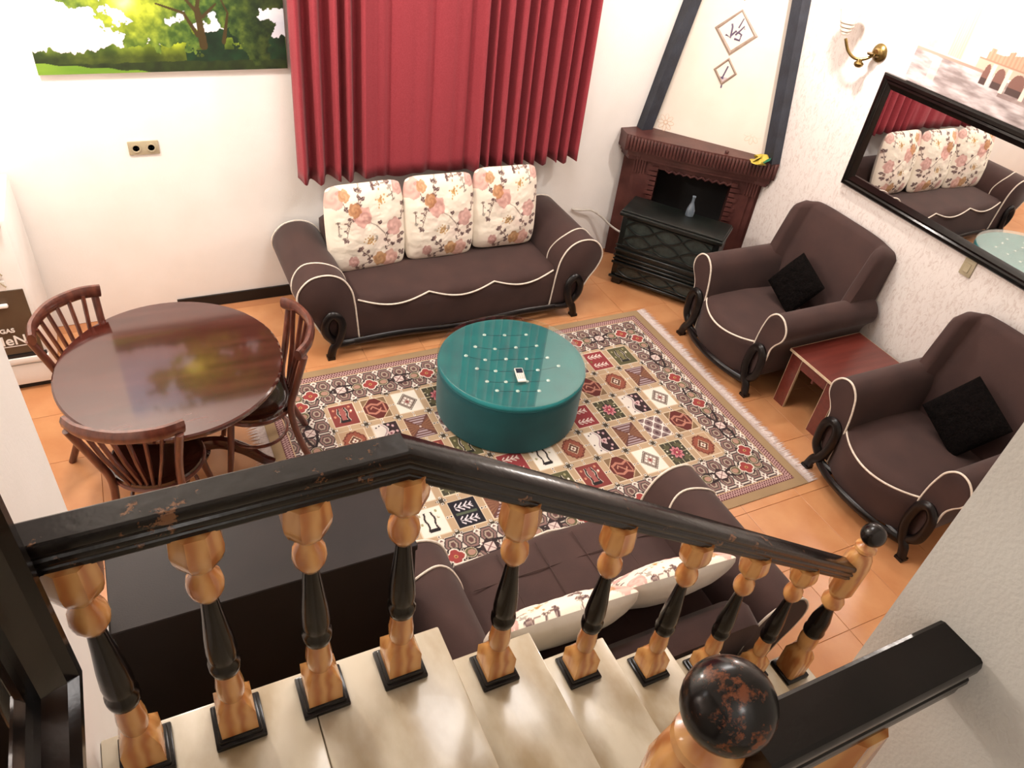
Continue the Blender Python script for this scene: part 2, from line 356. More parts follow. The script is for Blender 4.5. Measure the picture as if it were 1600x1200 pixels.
# ================================================================== MIRRORS
def frame_mirror(name, label, x, sgn, y0, y1, z0, z1, fw, fd, glm):
    """mirror on a wall with plane x; sgn = direction into the room"""
    t = thing(name, label, 'mirror', (x, (y0 + y1) / 2, z0))
    yc = (y0 + y1) / 2
    MB().box((0 if sgn > 0 else -.012, y0 - yc + fw * .6, fw * .6), (.012 if sgn > 0 else 0, y1 - yc - fw * .6, z1 - z0 - fw * .6)).build('mirror_glass', glm, t)
    # moulding: profile swept round the four sides with mitred corners
    prof = [(0, .0), (0, fd * .7), (fw * .12, fd), (fw * .35, fd), (fw * .45, fd * .72), (fw * .6, fd * .8), (fw * .75, fd * .6), (fw, fd * .35), (fw, .012)]
    Y0, Y1, Z0, Z1 = y0 - yc, y1 - yc, 0, z1 - z0
    cor = [(Y0, Z0, 1, 1), (Y1, Z0, -1, 1), (Y1, Z1, -1, -1), (Y0, Z1, 1, -1)]
    for k in range(4):
        rr = []
        for c in (cor[k], cor[(k + 1) % 4]):
            rr.append([(sgn * d, c[0] + c[2] * q_, c[1] + c[3] * q_) for q_, d in prof])
        MB().loft(rr).build('frame_side', M['black'], t, True, 25)
    return t
frame_mirror('wall_mirror', 'rectangular mirror in black moulded frame on the right wall above the armchairs', 4.5, -1, 1.2, 3.49, 1.245, 2.005, .085, .035, M['mirror'])
frame_mirror('wall_mirror', 'mirror in wide black frame on the landing wall at far left', -.33, 1, -.35, .955, 1.88, 3.1, .11, .065, M['mirror'])

# ================================================================== PICTURES
def leafy(x, y, s): return fbm(x * 9, y * 9, s, 5)
U, V = 420, 250; PW, PH = 1.36, .79
u, v = np.meshgrid(np.linspace(0, PW, U), np.linspace(0, PH, V)); 
sky = H('b9cde6') * 1.0 + (H('f4e6ea') - H('b9cde6')) * np.clip(1.15 - v / .42, 0, 1)[..., None]
cl = fbm(u * 3, v * 5, 3); sky = sky + (H('ffffff') - sky) * np.clip((cl - .5) * 3, 0, .8)[..., None]
col = sky.copy()
def paint(mask, c): col[mask] = (c[mask] if getattr(c, 'ndim', 1) == 3 else c)
def mixc(a, b, t): return H(a) + (H(b) - H(a)) * np.clip(t, 0, 1)[..., None]
hill = .085 + .02 * fbm(u * 6, v * 0, 9); bushes = .075 + .13 * fbm(u * 11, u * 0, 5) + .02 * fbm(u * 60, u * 0, 8) + .04 * (u > .75) + .06 * (u > .68) * (u < 1.15)
bc = mixc('3f5c1c', '9db83a', (leafy(u * 1.5, v * 1.5, 11) - .35) * 2.2); sh = np.clip((v - .06) / .1, .25, 1)[..., None]
gl_ = np.exp(-((u - .72) / .28) ** 2)[..., None]
paint(v < bushes, np.clip(bc * (.45 + .55 * sh) + gl_ * np.array([.25, .22, 0]) * sh, 0, 1))
dk = (v < bushes) & (u > .78) & (u < 1.36) & (leafy(u * 1.3, v * 1.3, 17) < .56 + .2 * (v < .12)); paint(dk, mixc('0c1c10', '1c4a26', leafy(u * 2, v * 2, 4)))
paint(v < .045 + .02 * fbm(u * 20, v * 20, 6), mixc('16240f', '3a4c1c', fbm(u * 24, v * 24, 2)))
paint(v < .062 * (1 - u / .60) + .004 * np.sin(u * 40), mixc('5c8f26', '94b83a', fbm(u * 3, v * 10, 8)))
cx, cy = .86, .52
def blob(x0, y0, rx, ry): return 1 - np.sqrt(((u - x0) / rx) ** 2 + ((v - y0) / ry) ** 2)
crown = np.maximum.reduce([blob(.60, .34, .26, .20), blob(.86, .42, .34, .26), blob(1.10, .38, .25, .22), blob(.50, .48, .24, .2), blob(.26, .41, .12, .07), blob(1.28, .44, .12, .12), blob(.8, .62, .6, .24), blob(.52, .24, .12, .09), blob(1.2, .2, .09, .17), blob(.75, .2, .16, .1)])
lf = leafy(u * 1.4, v * 1.4, 21); lf2 = leafy(u * 3.2, v * 3.2, 31)
m_ = crown + (lf - .5) * 1.5 + (lf2 - .5) * .6 > .16
tc_ = mixc('24481c', '7c9838', (lf2 - .3) * 2); sun = np.exp(-(((u - .5) / .22) ** 2 + ((v - .36) / .2) ** 2))[..., None]
tc_ = np.clip(tc_ + sun * np.array([.5, .42, .05]), 0, 1) * (1 - .45 * np.clip((u - .95) / .3, 0, 1))[..., None]
paint(m_, tc_)
def stroke(p, q_, w0, w1, c):
    p = np.array(p); q_ = np.array(q_); d = q_ - p; t = np.clip(((u - p[0]) * d[0] + (v - p[1]) * d[1]) / (d @ d), 0, 1)
    dd = np.hypot(u - p[0] - t * d[0], v - p[1] - t * d[1]); paint(dd < w0 + (w1 - w0) * t, H(c))
for a_ in (((.885, .14), (.875, .34), .022, .016), ((.875, .32), (.80, .42), .012, .006), ((.86, .2), (.80, .32), .012, .008), ((.80, .32), (.66, .37), .009, .004), ((.87, .33), (.92, .5), .012, .006), ((1.0, .16), (1.04, .32), .012, .006), ((1.04, .32), (1.0, .42), .006, .004), ((.9, .3), (.98, .37), .01, .004)): stroke(*a_, '4a3a18')
col = col * .86 + .0; sk_ = (v > bushes) & ~m_; col[sk_] = np.clip(col[sk_] * 1.10, 0, 1)
glow = np.exp(-(((u - .50) / .06) ** 2 + ((v - .375) / .05) ** 2))[..., None]; col = np.clip(col + glow * np.array([.8, .75, .4]), 0, 1)
t = thing('tree_picture', 'unframed landscape canvas of a sunlit green tree on the back wall', 'picture', (-.39, 4.999, 1.662))
pts = np.stack([u.ravel(), np.full(U * V, -.0302), v.ravel()], 1)
link(gridmesh('printed_image', U, V, M['poster'], pts, tolin(col.reshape(-1, 3))), 'printed_image', t)
MB().box((0, -.03, 0), (PW, 0, PH)).build('canvas_edge', M['canvas'], t)

# river and bridge picture on the right wall
U, V = 360, 240; PW, PH = 1.5, .95
u, v = np.meshgrid(np.linspace(0, PW, U), np.linspace(0, PH, V))   # u runs from the far left edge towards the viewer
col = mixc('ecdccf', 'f1e6df', v / .9)
wl = .19 - .055 * u * .0
wv = fbm(u * 10 + v * 4, v * 45, 2)
paint(v < .185, mixc('857876', 'cfc4c4', (wv - .3) * 1.9 + .15)); paint((v < .185) & (u > .62) & (v > .1), mixc('6c5552', 'b0a09c', (wv - .3) * 2))
paint((np.abs(u - .17) < .03) & (v < .18) & (v > .03), mixc('b0a098', 'd8ccc8', wv))
paint((v >= .185) & (v < .20) & (u < .55), H('a3897c')); paint((v >= .2) & (v < .215) & (u < .6), H('e0cbb8'))
def fade(c, k): return H(c) * k + H('f6ebe4') * (1 - k)
paint((np.abs(u - .09) < .035 - .01 * (v > .42)) & (v > .215) & (v < .50), mixc('d3bda8', 'bfa590', fbm(u * 60, v * 60, 1)))
for k in (-.03, 0, .03): paint((np.abs(u - .09 - k) < .006) & (v > .5) & (v < .54), H('c4ac9a'))
paint((np.abs(u - .265) < .05) & (v > .21) & (v < .70), mixc('dbbc9f', 'c9a486', (np.sin(u * 400) > .3) * .6))
paint((np.abs(u - .265) < .055) & (v > .66) & (v < .78), mixc('e6cbb4', 'dcbfa6', u * 0 + .5))
paint((np.hypot(u - .265, v - .72) < .034), H('f6ecdc'))
paint((np.abs(u - .265) < .055 * (1 - (v - .78) / .16)) & (v >= .78), H('dcbfa8'))
roof = .30 + .05 * np.clip((u - .55) / .2, 0, 1) + .02 * (np.sin(u * 55) > .6) + .05 * ((np.abs(u - 1.05) < .04) | (np.abs(u - 1.3) < .02))
paint((v > .21) & (v < roof) & (u > .46), mixc('c09a80', 'a98268', (np.sin(u * 260) > .2) * .6))
paint((v > .2) & (v < .262) & (u > .42), H('cfb09c')); paint((v > .252) & (v < .262) & (u > .42), H('a8806a'))
for cx_, rx in ((.50, .02), (.585, .032), (.70, .045), (.86, .062), (1.07, .078), (1.33, .09)):
    a_ = (np.abs(u - cx_) < rx) & (v > .13) & (v < .185 + .055 * np.sqrt(np.clip(1 - ((u - cx_) / rx) ** 2, 0, 1))); paint(a_, H('7c564c'))
    paint((np.abs(u - cx_) < rx) & (v > .13) & (v < .165), H('4a3632')); paint((np.abs(u - cx_ - rx - .012) < .012) & (v > .12) & (v < .25), H('e8d2c2'))
t = thing('bridge_picture', 'pale canvas of an arched bridge and clock tower over water, right wall', 'picture', (4.499, 3.335, 2.014))
pts = np.stack([np.full(U * V, -.0252), -u.ravel(), v.ravel()], 1)
link(gridmesh('printed_image', U, V, M['poster'], pts, tolin(col.reshape(-1, 3))), 'printed_image', t)
MB().box((-.025, -PW, 0), (0, 0, PH)).build('canvas_edge', M['canvas'], t)

# ------------------------------------------------------------------ wall socket, switch
t = thing('wall_socket', 'beige double power socket on the white back wall', 'socket', (.064, 5.0, 1.205), 0)
MB().rbox((-.087, -.012, -.043), (.087, 0, .043), .004, 2).build('cover_plate', M['beige'], t, True)
for x in (-.043, .043):
    o = MB().lathe([(.027, 0), (.027, .006), (.020, .006), (.019, .001), (.001, .001)], 20, X=Matrix.Translation((x, -.011, 0)) @ Matrix.Rotation(PI / 2, 4, 'X')).build('outlet', M['beige'], t, True)
    for d in (-.008, .008): MB().lathe([(.003, 0), (.003, .002)], 8, X=Matrix.Translation((x + d, -.0122, 0)) @ Matrix.Rotation(PI / 2, 4, 'X')).build('pin_hole', M['base'], o)
t = thing('light_switch', 'small beige switch plate just below the right wall mirror', 'switch', (4.5, 2.38, 1.185))
MB().rbox((-.012, -.04, -.055), (0, .04, .055), .004, 2).build('cover_plate', M['beige'], t, True); MB().rbox((-.018, -.018, -.03), (-.010, .018, .03), .003, 1).build('rocker', M['beige'], t, True)

# ------------------------------------------------------------------ curtain
def curtain():
    n = 420; zs = np.linspace(0, 2.35, 26); X0, X1 = .965, 3.12
    s = np.linspace(0, 1, n)
    # fold wave number varies: tight pleats at both sides, soft middle
    dens = np.where(s < .21, 46, np.where(s < .58, 17, 50)); dens = np.convolve(np.pad(dens, 8, 'edge'), np.ones(17) / 17, 'valid')
    ph = np.cumsum(dens) / n * 2 * PI / 2.2 * 1.0
    amp = np.where((s > .23) & (s < .57), 0.016, .062); amp = np.convolve(np.pad(amp, 8, 'edge'), np.ones(17) / 17, 'valid')
    ph = ph + .7 * np.sin(s * 41) + .4 * np.sin(s * 90)
    P = []
    for z in zs:
        k = 1 - .25 * z / 2.35
        x = X0 + (X1 - X0) * s + .008 * np.sin(ph + .5) * (amp > .03) + .02 * (z / 2.35) * (s - .5) * -2
        y = 4.85 - amp * k * (1 - 2.0 * np.abs(np.cos(ph / 2)) ** 5) + .012 * np.sin(s * 9 + z * 1.5)
        zz = .955 + z + (.012 * np.sin(ph * .5 + 1) if z < .01 else 0)
        P.append(np.stack([x, y, np.full(n, 0) + zz], 1))
    t = thing('curtain', 'long red pleated curtain hanging behind the sofa cushions', 'curtain')
    front = gridmesh('curtain_cloth', n, len(zs), M['curtain'], np.concatenate(P), None)
    o = link(front, 'cloth', t)
    md = o.modifiers.new('thick', 'SOLIDIFY'); md.thickness = .004
    MB().tube([(.9, 4.86, 3.30), (3.2, 4.86, 3.30)], .018, 12).build('curtain_rod', M['brass'], t, True)
    for x in (1.0, 3.08): MB().tube([(x, 4.86, 3.31), (x, 4.93, 3.33), (x, 4.999, 3.33)], [.010, .010, .022], 8).build('rod_bracket', M['brass'], t, True)
curtain()
# ================================================================== FIREPLACE CORNER
A = np.array([3.576, 4.874]); E1 = np.array([.7557, -.6549]); NN = np.array([-.6549, -.7557]); LEN = 1.20
def F(s, d, z): p = A + E1 * s + NN * d; return (float(p[0]), float(p[1]), float(z))
fp = thing('corner_fireplace', 'dark red corner fireplace surround with ribbed curved mantel shelf', 'fireplace')
def fpoly(d, inset=0):   # plan outline of a slab whose front edge sits d in front of the chord, clipped by the two walls
    f_ = [F(inset + (LEN - 2 * inset) * k / 12, d * (1 if 0 < k < 12 else .35) + .022 * math.sin(PI * k / 12), 0)[:2] for k in range(13)]
    return f_ + [(4.499, f_[-1][1] + .02), (4.499, 4.999), (f_[0][0] + .02, 4.999)]
def slab(mb, d, inset, z0, z1): mb.prism(fpoly(d, inset), lambda a, b, t_: (a, b, t_), z0, z1)
mb = MB(); slab(mb, .0, 0, 1.0, 1.10); slab(mb, .012, 0, 1.095, 1.118); slab(mb, .0, .0, .985, 1.005); mb.build('mantel_shelf', M['mahog'], fp)
rb = MB()
for k in range(44):
    s = .02 + (LEN - .04) * k / 43; d = .022 * math.sin(PI * s / LEN) + .004
    rb.tube([F(s, d, 1.0), F(s, d + .006, 1.03), F(s, d + .008, 1.09), F(s, d - .004, 1.112)], .0105, 6)
rb.build('rib', M['mahog'], fp, True, 60, kind='stuff')
mb = MB(); slab(mb, -.03, .03, .945, .99); slab(mb, -.045, .045, .915, .95); mb.build('moulding', M['mahog'], fp)
for s0, s1 in ((.09, .30), (.90, 1.11)):
    c = MB(); c.prism([F(s0, -.07, 0)[:2], F(s1, -.07, 0)[:2], F(s1, -.32, 0)[:2], F(s0, -.32, 0)[:2]], lambda a, b, t_: (a, b, t_), 0, .92)
    c.prism([F(s0 + .05, -.055, 0)[:2], F(s1 - .05, -.055, 0)[:2], F(s1 - .05, -.08, 0)[:2], F(s0 + .05, -.08, 0)[:2]], lambda a, b, t_: (a, b, t_), .1, .8)
    co = c.build('column', M['mahog'], fp)
    g = MB()
    inn = s1 if s0 < .5 else s0
    for k in range(10):
        w_ = .075 if k % 2 else .05; a_ = (inn - w_, inn) if s0 < .5 else (inn, inn + w_)
        z0 = .88 - k * .042
        g.prism([F(a_[0], -.045, 0)[:2], F(a_[1], -.045, 0)[:2], F(a_[1], -.075, 0)[:2], F(a_[0], -.075, 0)[:2]], lambda a, b, t_: (a, b, t_), z0 - .030, z0)
    for k in range(5):
        a0 = s0 + .0 + k * .022 if s0 > .5 and False else (s0 + k * .022 if s0 < .5 else s1 - .016 - k * .022)
        g.prism([F(a0, -.05, 0)[:2], F(a0 + .016, -.05, 0)[:2], F(a0 + .016, -.075, 0)[:2], F(a0, -.075, 0)[:2]], lambda a, b, t_: (a, b, t_), .80, .915)
    g.build('carved_block', M['mahog'], co)
MB().prism([F(.30, -.065, 0)[:2], F(.90, -.065, 0)[:2], F(.90, -.11, 0)[:2], F(.30, -.11, 0)[:2]], lambda a, b, t_: (a, b, t_), .86, .92).build('lintel', M['mahog'], fp)
sc = MB()
for k in range(9): sc.tube([F(.36 + k * .06, -.058, .868), F(.39 + k * .06, -.05, .852), F(.42 + k * .06, -.058, .868)], .009, 6)
sc.build('scalloped_edge', M['mahog'], fp, True)
MB().prism([F(.28, -.33, 0)[:2], F(.92, -.33, 0)[:2], F(.92, -.36, 0)[:2], F(.28, -.36, 0)[:2]], lambda a, b, t_: (a, b, t_), 0, .92).build('firebox', M['firebox'], fp)
for a0, a1 in ((.0, .09), (1.11, 1.2)): MB().prism([F(a0, -.10, 0)[:2], F(a1, -.10, 0)[:2], F(a1, -.14, 0)[:2], F(a0, -.14, 0)[:2]], lambda a, b, t_: (a, b, t_), 0, .92).build('side_panel', M['mahog'], fp)
# hood
hd = thing('chimney_hood', 'cream tapered chimney hood with faint flower print above the fireplace', 'chimney hood')
def HL(z): return np.array([3.82 + .190 * (z - 1.1), 4.999, z])
def HR(z): return np.array([4.499, 4.2 + .195 * (z - 1.1), z])
zt = 4.195
v_ = [tuple(HL(1.119)), tuple(HR(1.119)), (4.499, 4.999, 1.119), tuple(HL(zt)), tuple(HR(zt)), (4.499, 4.999, zt)]
MB().add(v_, [(0, 2, 1), (3, 4, 5), (0, 1, 4, 3), (1, 2, 5, 4), (2, 0, 3, 5)]).build('hood_panel', M['hood'], hd)
n_h = np.array([-.754, -.641, .1436]); e1 = np.array([.64765, -.76194, 0]); e2 = np.array([.1094, .0930, .98963]); HO = np.array([3.82, 5, 1.1])
def hp(a, b, d=0): return tuple(float(q) for q in HO + e1 * a + e2 * b + n_h * d)
for p0, p1 in (((3.790, 4.955, 1.119), (3.790 + .19 * 3.07, 4.955, zt)), ((4.455, 4.150, 1.119), (4.455, 4.150 + .197 * 3.07, zt))):
    a_, b_ = Vector(p0), Vector(p1); dd = (b_ - a_).normalized(); hw = .05
    sx_ = Vector((1, 0, 0)) if p0[1] > 4.8 else Vector((0, 1, 0)); sy_ = Vector((0, 1, 0)) if p0[1] > 4.8 else Vector((1, 0, 0))
    rg = [[tuple(c + sx_ * i_ * hw + sy_ * j_ * .042) for i_, j_ in ((-1, -1), (1, -1), (1, 1), (-1, 1))] for c in (a_, b_)]
    MB().loft(rg).build('beam', M['bluebeam'], hd, label='blue-black wooden beam')
for i, (a, b) in enumerate(((.162, .085), (.523, .387), (.854, .15), (.258, .901), (.757, .859), (.3, 1.5), (.6, 1.75))):
    g = MB()
    for k in range(8):
        th = 2 * PI * k / 8; cx_, cy_ = a + .042 * math.cos(th), b + .042 * math.sin(th)
        ring = [hp(cx_ + .026 * math.cos(th) * math.cos(w_) - .014 * math.sin(th) * math.sin(w_), cy_ + .026 * math.sin(th) * math.cos(w_) + .014 * math.cos(th) * math.sin(w_), .002) for w_ in np.linspace(0, 2 * PI, 14)[:-1]]
        g.tube(ring, .0018, 4, closed=True)
    g.tube([hp(a + .013 * math.cos(w_), b + .013 * math.sin(w_), .002) for w_ in np.linspace(0, 2 * PI, 12)[:-1]], .002, 4, closed=True)
    g.build('flower_print', M['flower'], hd)
# hanging diamond frames
dm = thing('diamond_wall_hanging', 'chain of three pale diamond-shaped framed plaques hanging on chimney hood', 'wall hanging')
def diamond(a, b, rx, ry, kind):
    o = MB()
    prof = [(1.0, .002), (1.0, .016), (.88, .022), (.77, .014), (.77, .002)]
    rr = []
    for th in range(4):
        c, s_ = ((0, -1), (1, 0), (0, 1), (-1, 0))[th]; rr.append([hp(a + c * rx * q_, b + s_ * ry * q_, d) for q_, d in prof])
    rr.append(rr[0]); o.loft(rr, cap=False); ob = o.build('plaque_frame', M['pearl'], dm)
    MB().add([hp(a + c * rx * .79, b + s_ * ry * .79, .010) for c, s_ in ((0, -1), (1, 0), (0, 1), (-1, 0))] + [hp(a + c * rx * .79, b + s_ * ry * .79, .003) for c, s_ in ((0, -1), (1, 0), (0, 1), (-1, 0))], [(0, 1, 2, 3), (7, 6, 5, 4), (0, 4, 5, 1), (1, 5, 6, 2), (2, 6, 7, 3), (3, 7, 4, 0)]).build('plaque_panel', M['pearlin'], ob)
    g = MB()
    if kind: strokes = [[(-.07, -.03), (-.03, -.045), (-.035, .03), (-.045, .05)], [(-.03, -.03), (.0, .01), (.005, .0)], [(.01, .03), (.03, .10)], [(.0, -.02), (.03, .02), (.05, .05), (.055, .03)], [(.0, -.045), (.04, -.05), (.045, -.01), (.02, .0)]]
    else: strokes = [[(-.01, -.05), (.01, .04)], [(-.02, -.045), (.0, -.052)]]
    for sk in strokes: g.tube([hp(a + x, b + y, .0105) for x, y in sk], .010 if kind else .006, 5)
    g.build('ink_motif', M['inkp'], ob, True)
diamond(.505, .83, .166, .166, 1); diamond(.51, .552, .092, .10, 0); diamond(.50, 1.16, .11, .13, 0)
for a_, b_, r_ in ((hp(.505, .664, .004), hp(.508, .652, .004), .004), (hp(.503, .995, .004), hp(.5, 1.03, .004), .004), (hp(.512, .452, .008), hp(.512, .432, .008), .006)): MB().tube([a_, b_], r_, 5).build('cord', M['inkp'], dm)

# fabric flower and knob on mantel
t = thing('fabric_flower', 'crumpled yellow and green fabric flower on right end of the mantel', 'ornament', (4.34, 4.16, 1.1185))
for k in range(6):
    a = k * 1.05; L_ = .075
    g = MB(); rg = []
    for q_ in np.linspace(0, 1, 6):
        w_ = .045 * math.sin(PI * (.12 + .8 * q_)); zz = .012 + .035 * math.sin(q_ * 2.6 + k)
        c, s_ = math.cos(a), math.sin(a)
        rg.append([(c * L_ * q_ - s_ * w_, s_ * L_ * q_ + c * w_, max(zz, .002)), (c * L_ * q_, s_ * L_ * q_, max(zz + .014, .004)), (c * L_ * q_ + s_ * w_, s_ * L_ * q_ - c * w_, max(zz - .006, .002)), (c * L_ * q_, s_ * L_ * q_, max(zz - .004, .0))])
    g.loft(rg).build('petal', M['green'] if k == 5 else M['gold'], t, True, label='green petal' if k == 5 else 'yellow petal')
t = MB().lathe([(.001, 0), (.012, .001), (.017, .008), (.015, .018), (.006, .024), (.001, .025)], 14).build('stone_knob', M['mahog'], None, True); t.location = F(.79, -.02, 1.1185)
t['label'] = 'tiny round brown knob lying on mantel edge beside the yellow flower'; t['category'] = 'ornament'

# gas heater
hc = Vector((3.42, 4.50, 0)); ang = math.atan2(-.79, .62)
ht = thing('gas_heater', 'black cast gas heater with lattice front standing before the fireplace', 'heater', hc, ang)
W_, D_, HH = .80, .30, .66
MB().rbox((0, 0, .05), (W_, D_, HH - .02), .012, 2).build('body', M['heater'], ht, True)
MB().rbox((-.02, -.035, HH - .045), (W_ + .02, D_ + .01, HH - .012), .008, 2).rbox((-.01, -.02, HH - .014), (W_ + .01, D_, HH + .004), .006, 2).build('top_plate', M['heater'], ht, True)
MB().rbox((-.01, -.02, .05), (W_ + .01, .0, .075), .005, 1).rbox((-.005, -.018, .30), (W_ + .005, .0, .325), .005, 1).rbox((-.005, -.014, .345), (W_ + .005, .0, .36), .004, 1).rbox((-.005, -.014, .255), (W_ + .005, .0, .27), .004, 1).rbox((-.005, -.014, .22), (W_ + .005, .0, .235), .004, 1).rbox((-.01, -.02, .185), (W_ + .01, 0, .205), .004, 1).build('ledge', M['heater'], ht, True)
for z0, z1, nm in ((.36, .60, 'upper_panel'), (.085, .185, 'lower_panel')):
    pn = MB().box((.05, -.006, z0 + .01), (W_ - .05, .002, z1 - .01)).build(nm, M['heatgl'], ht)
    g = MB(); n_ = 2 if z1 - z0 < .15 else 3
    for ph in (0, PI):
        for r_ in range(n_ - 1 if n_ > 2 else 1):
            zc = z0 + (z1 - z0) * (r_ + .5 + (.0 if n_ > 2 else 0)) / (n_ - 1 if n_ > 2 else 1); am = (z1 - z0) / (2 * (n_ - 1) if n_ > 2 else 2) * .92
            g.tube([(.05 + (W_ - .1) * q_, -.012, zc + am * math.sin(q_ * 3 * PI + ph)) for q_ in np.linspace(0, 1, 40)], .007, 6)
    g.tube([(.045, -.012, z0 + .005), (W_ - .045, -.012, z0 + .005)], .007, 6); g.tube([(.045, -.012, z1 - .005), (W_ - .045, -.012, z1 - .005)], .007, 6)
    g.build('grille', M['heater'], pn, True)
for x in (.02, W_ - .10): MB().rbox((x, -.01, 0), (x + .08, D_, .055), .008, 1).build('foot', M['heater'], ht, True)
t = MB().lathe([(.001, 0), (.034, .001), (.036, .01), (.034, .05), (.022, .085), (.012, .115), (.011, .15), (.015, .153), (.015, .163), (.001, .163)], 20).build('glass_bottle', M['bottle'], None, True)
t.location = ht.matrix_basis @ Vector((.545, .24, HH + .0045)); t.location = (hc.x + math.cos(ang) * .47 - math.sin(ang) * .235, hc.y + math.sin(ang) * .47 + math.cos(ang) * .235, HH + .0045)
t['label'] = 'small smoky glass bottle standing on top of the gas heater'; t['category'] = 'bottle'
t = MB().tube(spline([(3.25, 4.992, .44), (3.32, 4.965, .435), (3.42, 4.95, .43), (3.52, 4.93, .37), (3.60, 4.90, .30), (3.66, 4.86, .26), (3.70, 4.80, .25)]), .009, 8).build('gas_hose', M['hose'], None, True)
t['label'] = 'thin pale gas hose on the back wall running to the heater'; t['category'] = 'hose'

# sconce
t = thing('wall_sconce', 'brass wall sconce with glass bell shade above the mirror', 'lamp', (4.5, 3.60, 2.09))
X = Matrix.Rotation(-PI / 2, 4, 'Y')
MB().lathe([(.001, .0), (.055, .0), (.058, .01), (.05, .022), (.03, .03), (.022, .045), (.001, .046)], 24, X=X).build('back_plate', M['brass'], t, True)
MB().tube(spline([(-.03, 0, 0), (-.08, .03, -.045), (-.12, .08, -.055), (-.15, .13, -.02), (-.17, .165, .045)]), .010, 10).tube([(-.10, .055, -.05), (-.10, .05, -.085)], [.016, .022], 10).build('arm', M['brass'], t, True)
MB().lathe([(.001, -.014), (.018, -.012), (.03, .0), (.032, .012), (.022, .022)], 18, c=(-.10, .05, -.09)).lathe([(.008, 0), (.026, .004), (.03, .016), (.012, .02)], 18, c=(-.06, .015, -.02)).build('brass_cup', M['brass'], t, True)
MB().lathe([(.018, .0), (.026, .008), (.034, .03), (.050, .075), (.066, .12), (.078, .15), (.075, .15), (.062, .12), (.046, .075), (.030, .03), (.022, .01)], 24, c=(-.17, .19, .06)).build('bell_shade', M['frosted'], t, True)
sh_ = MB()
for z_, r_ in ((.02, .031), (.045, .041), (.07, .050)): sh_.lathe([(r_, z_), (r_ + .004, z_ + .005), (r_ + .003, z_ + .01)], 24, c=(-.17, .19, .06))
sh_.build('shade_ring', M['pearl'], t, True)

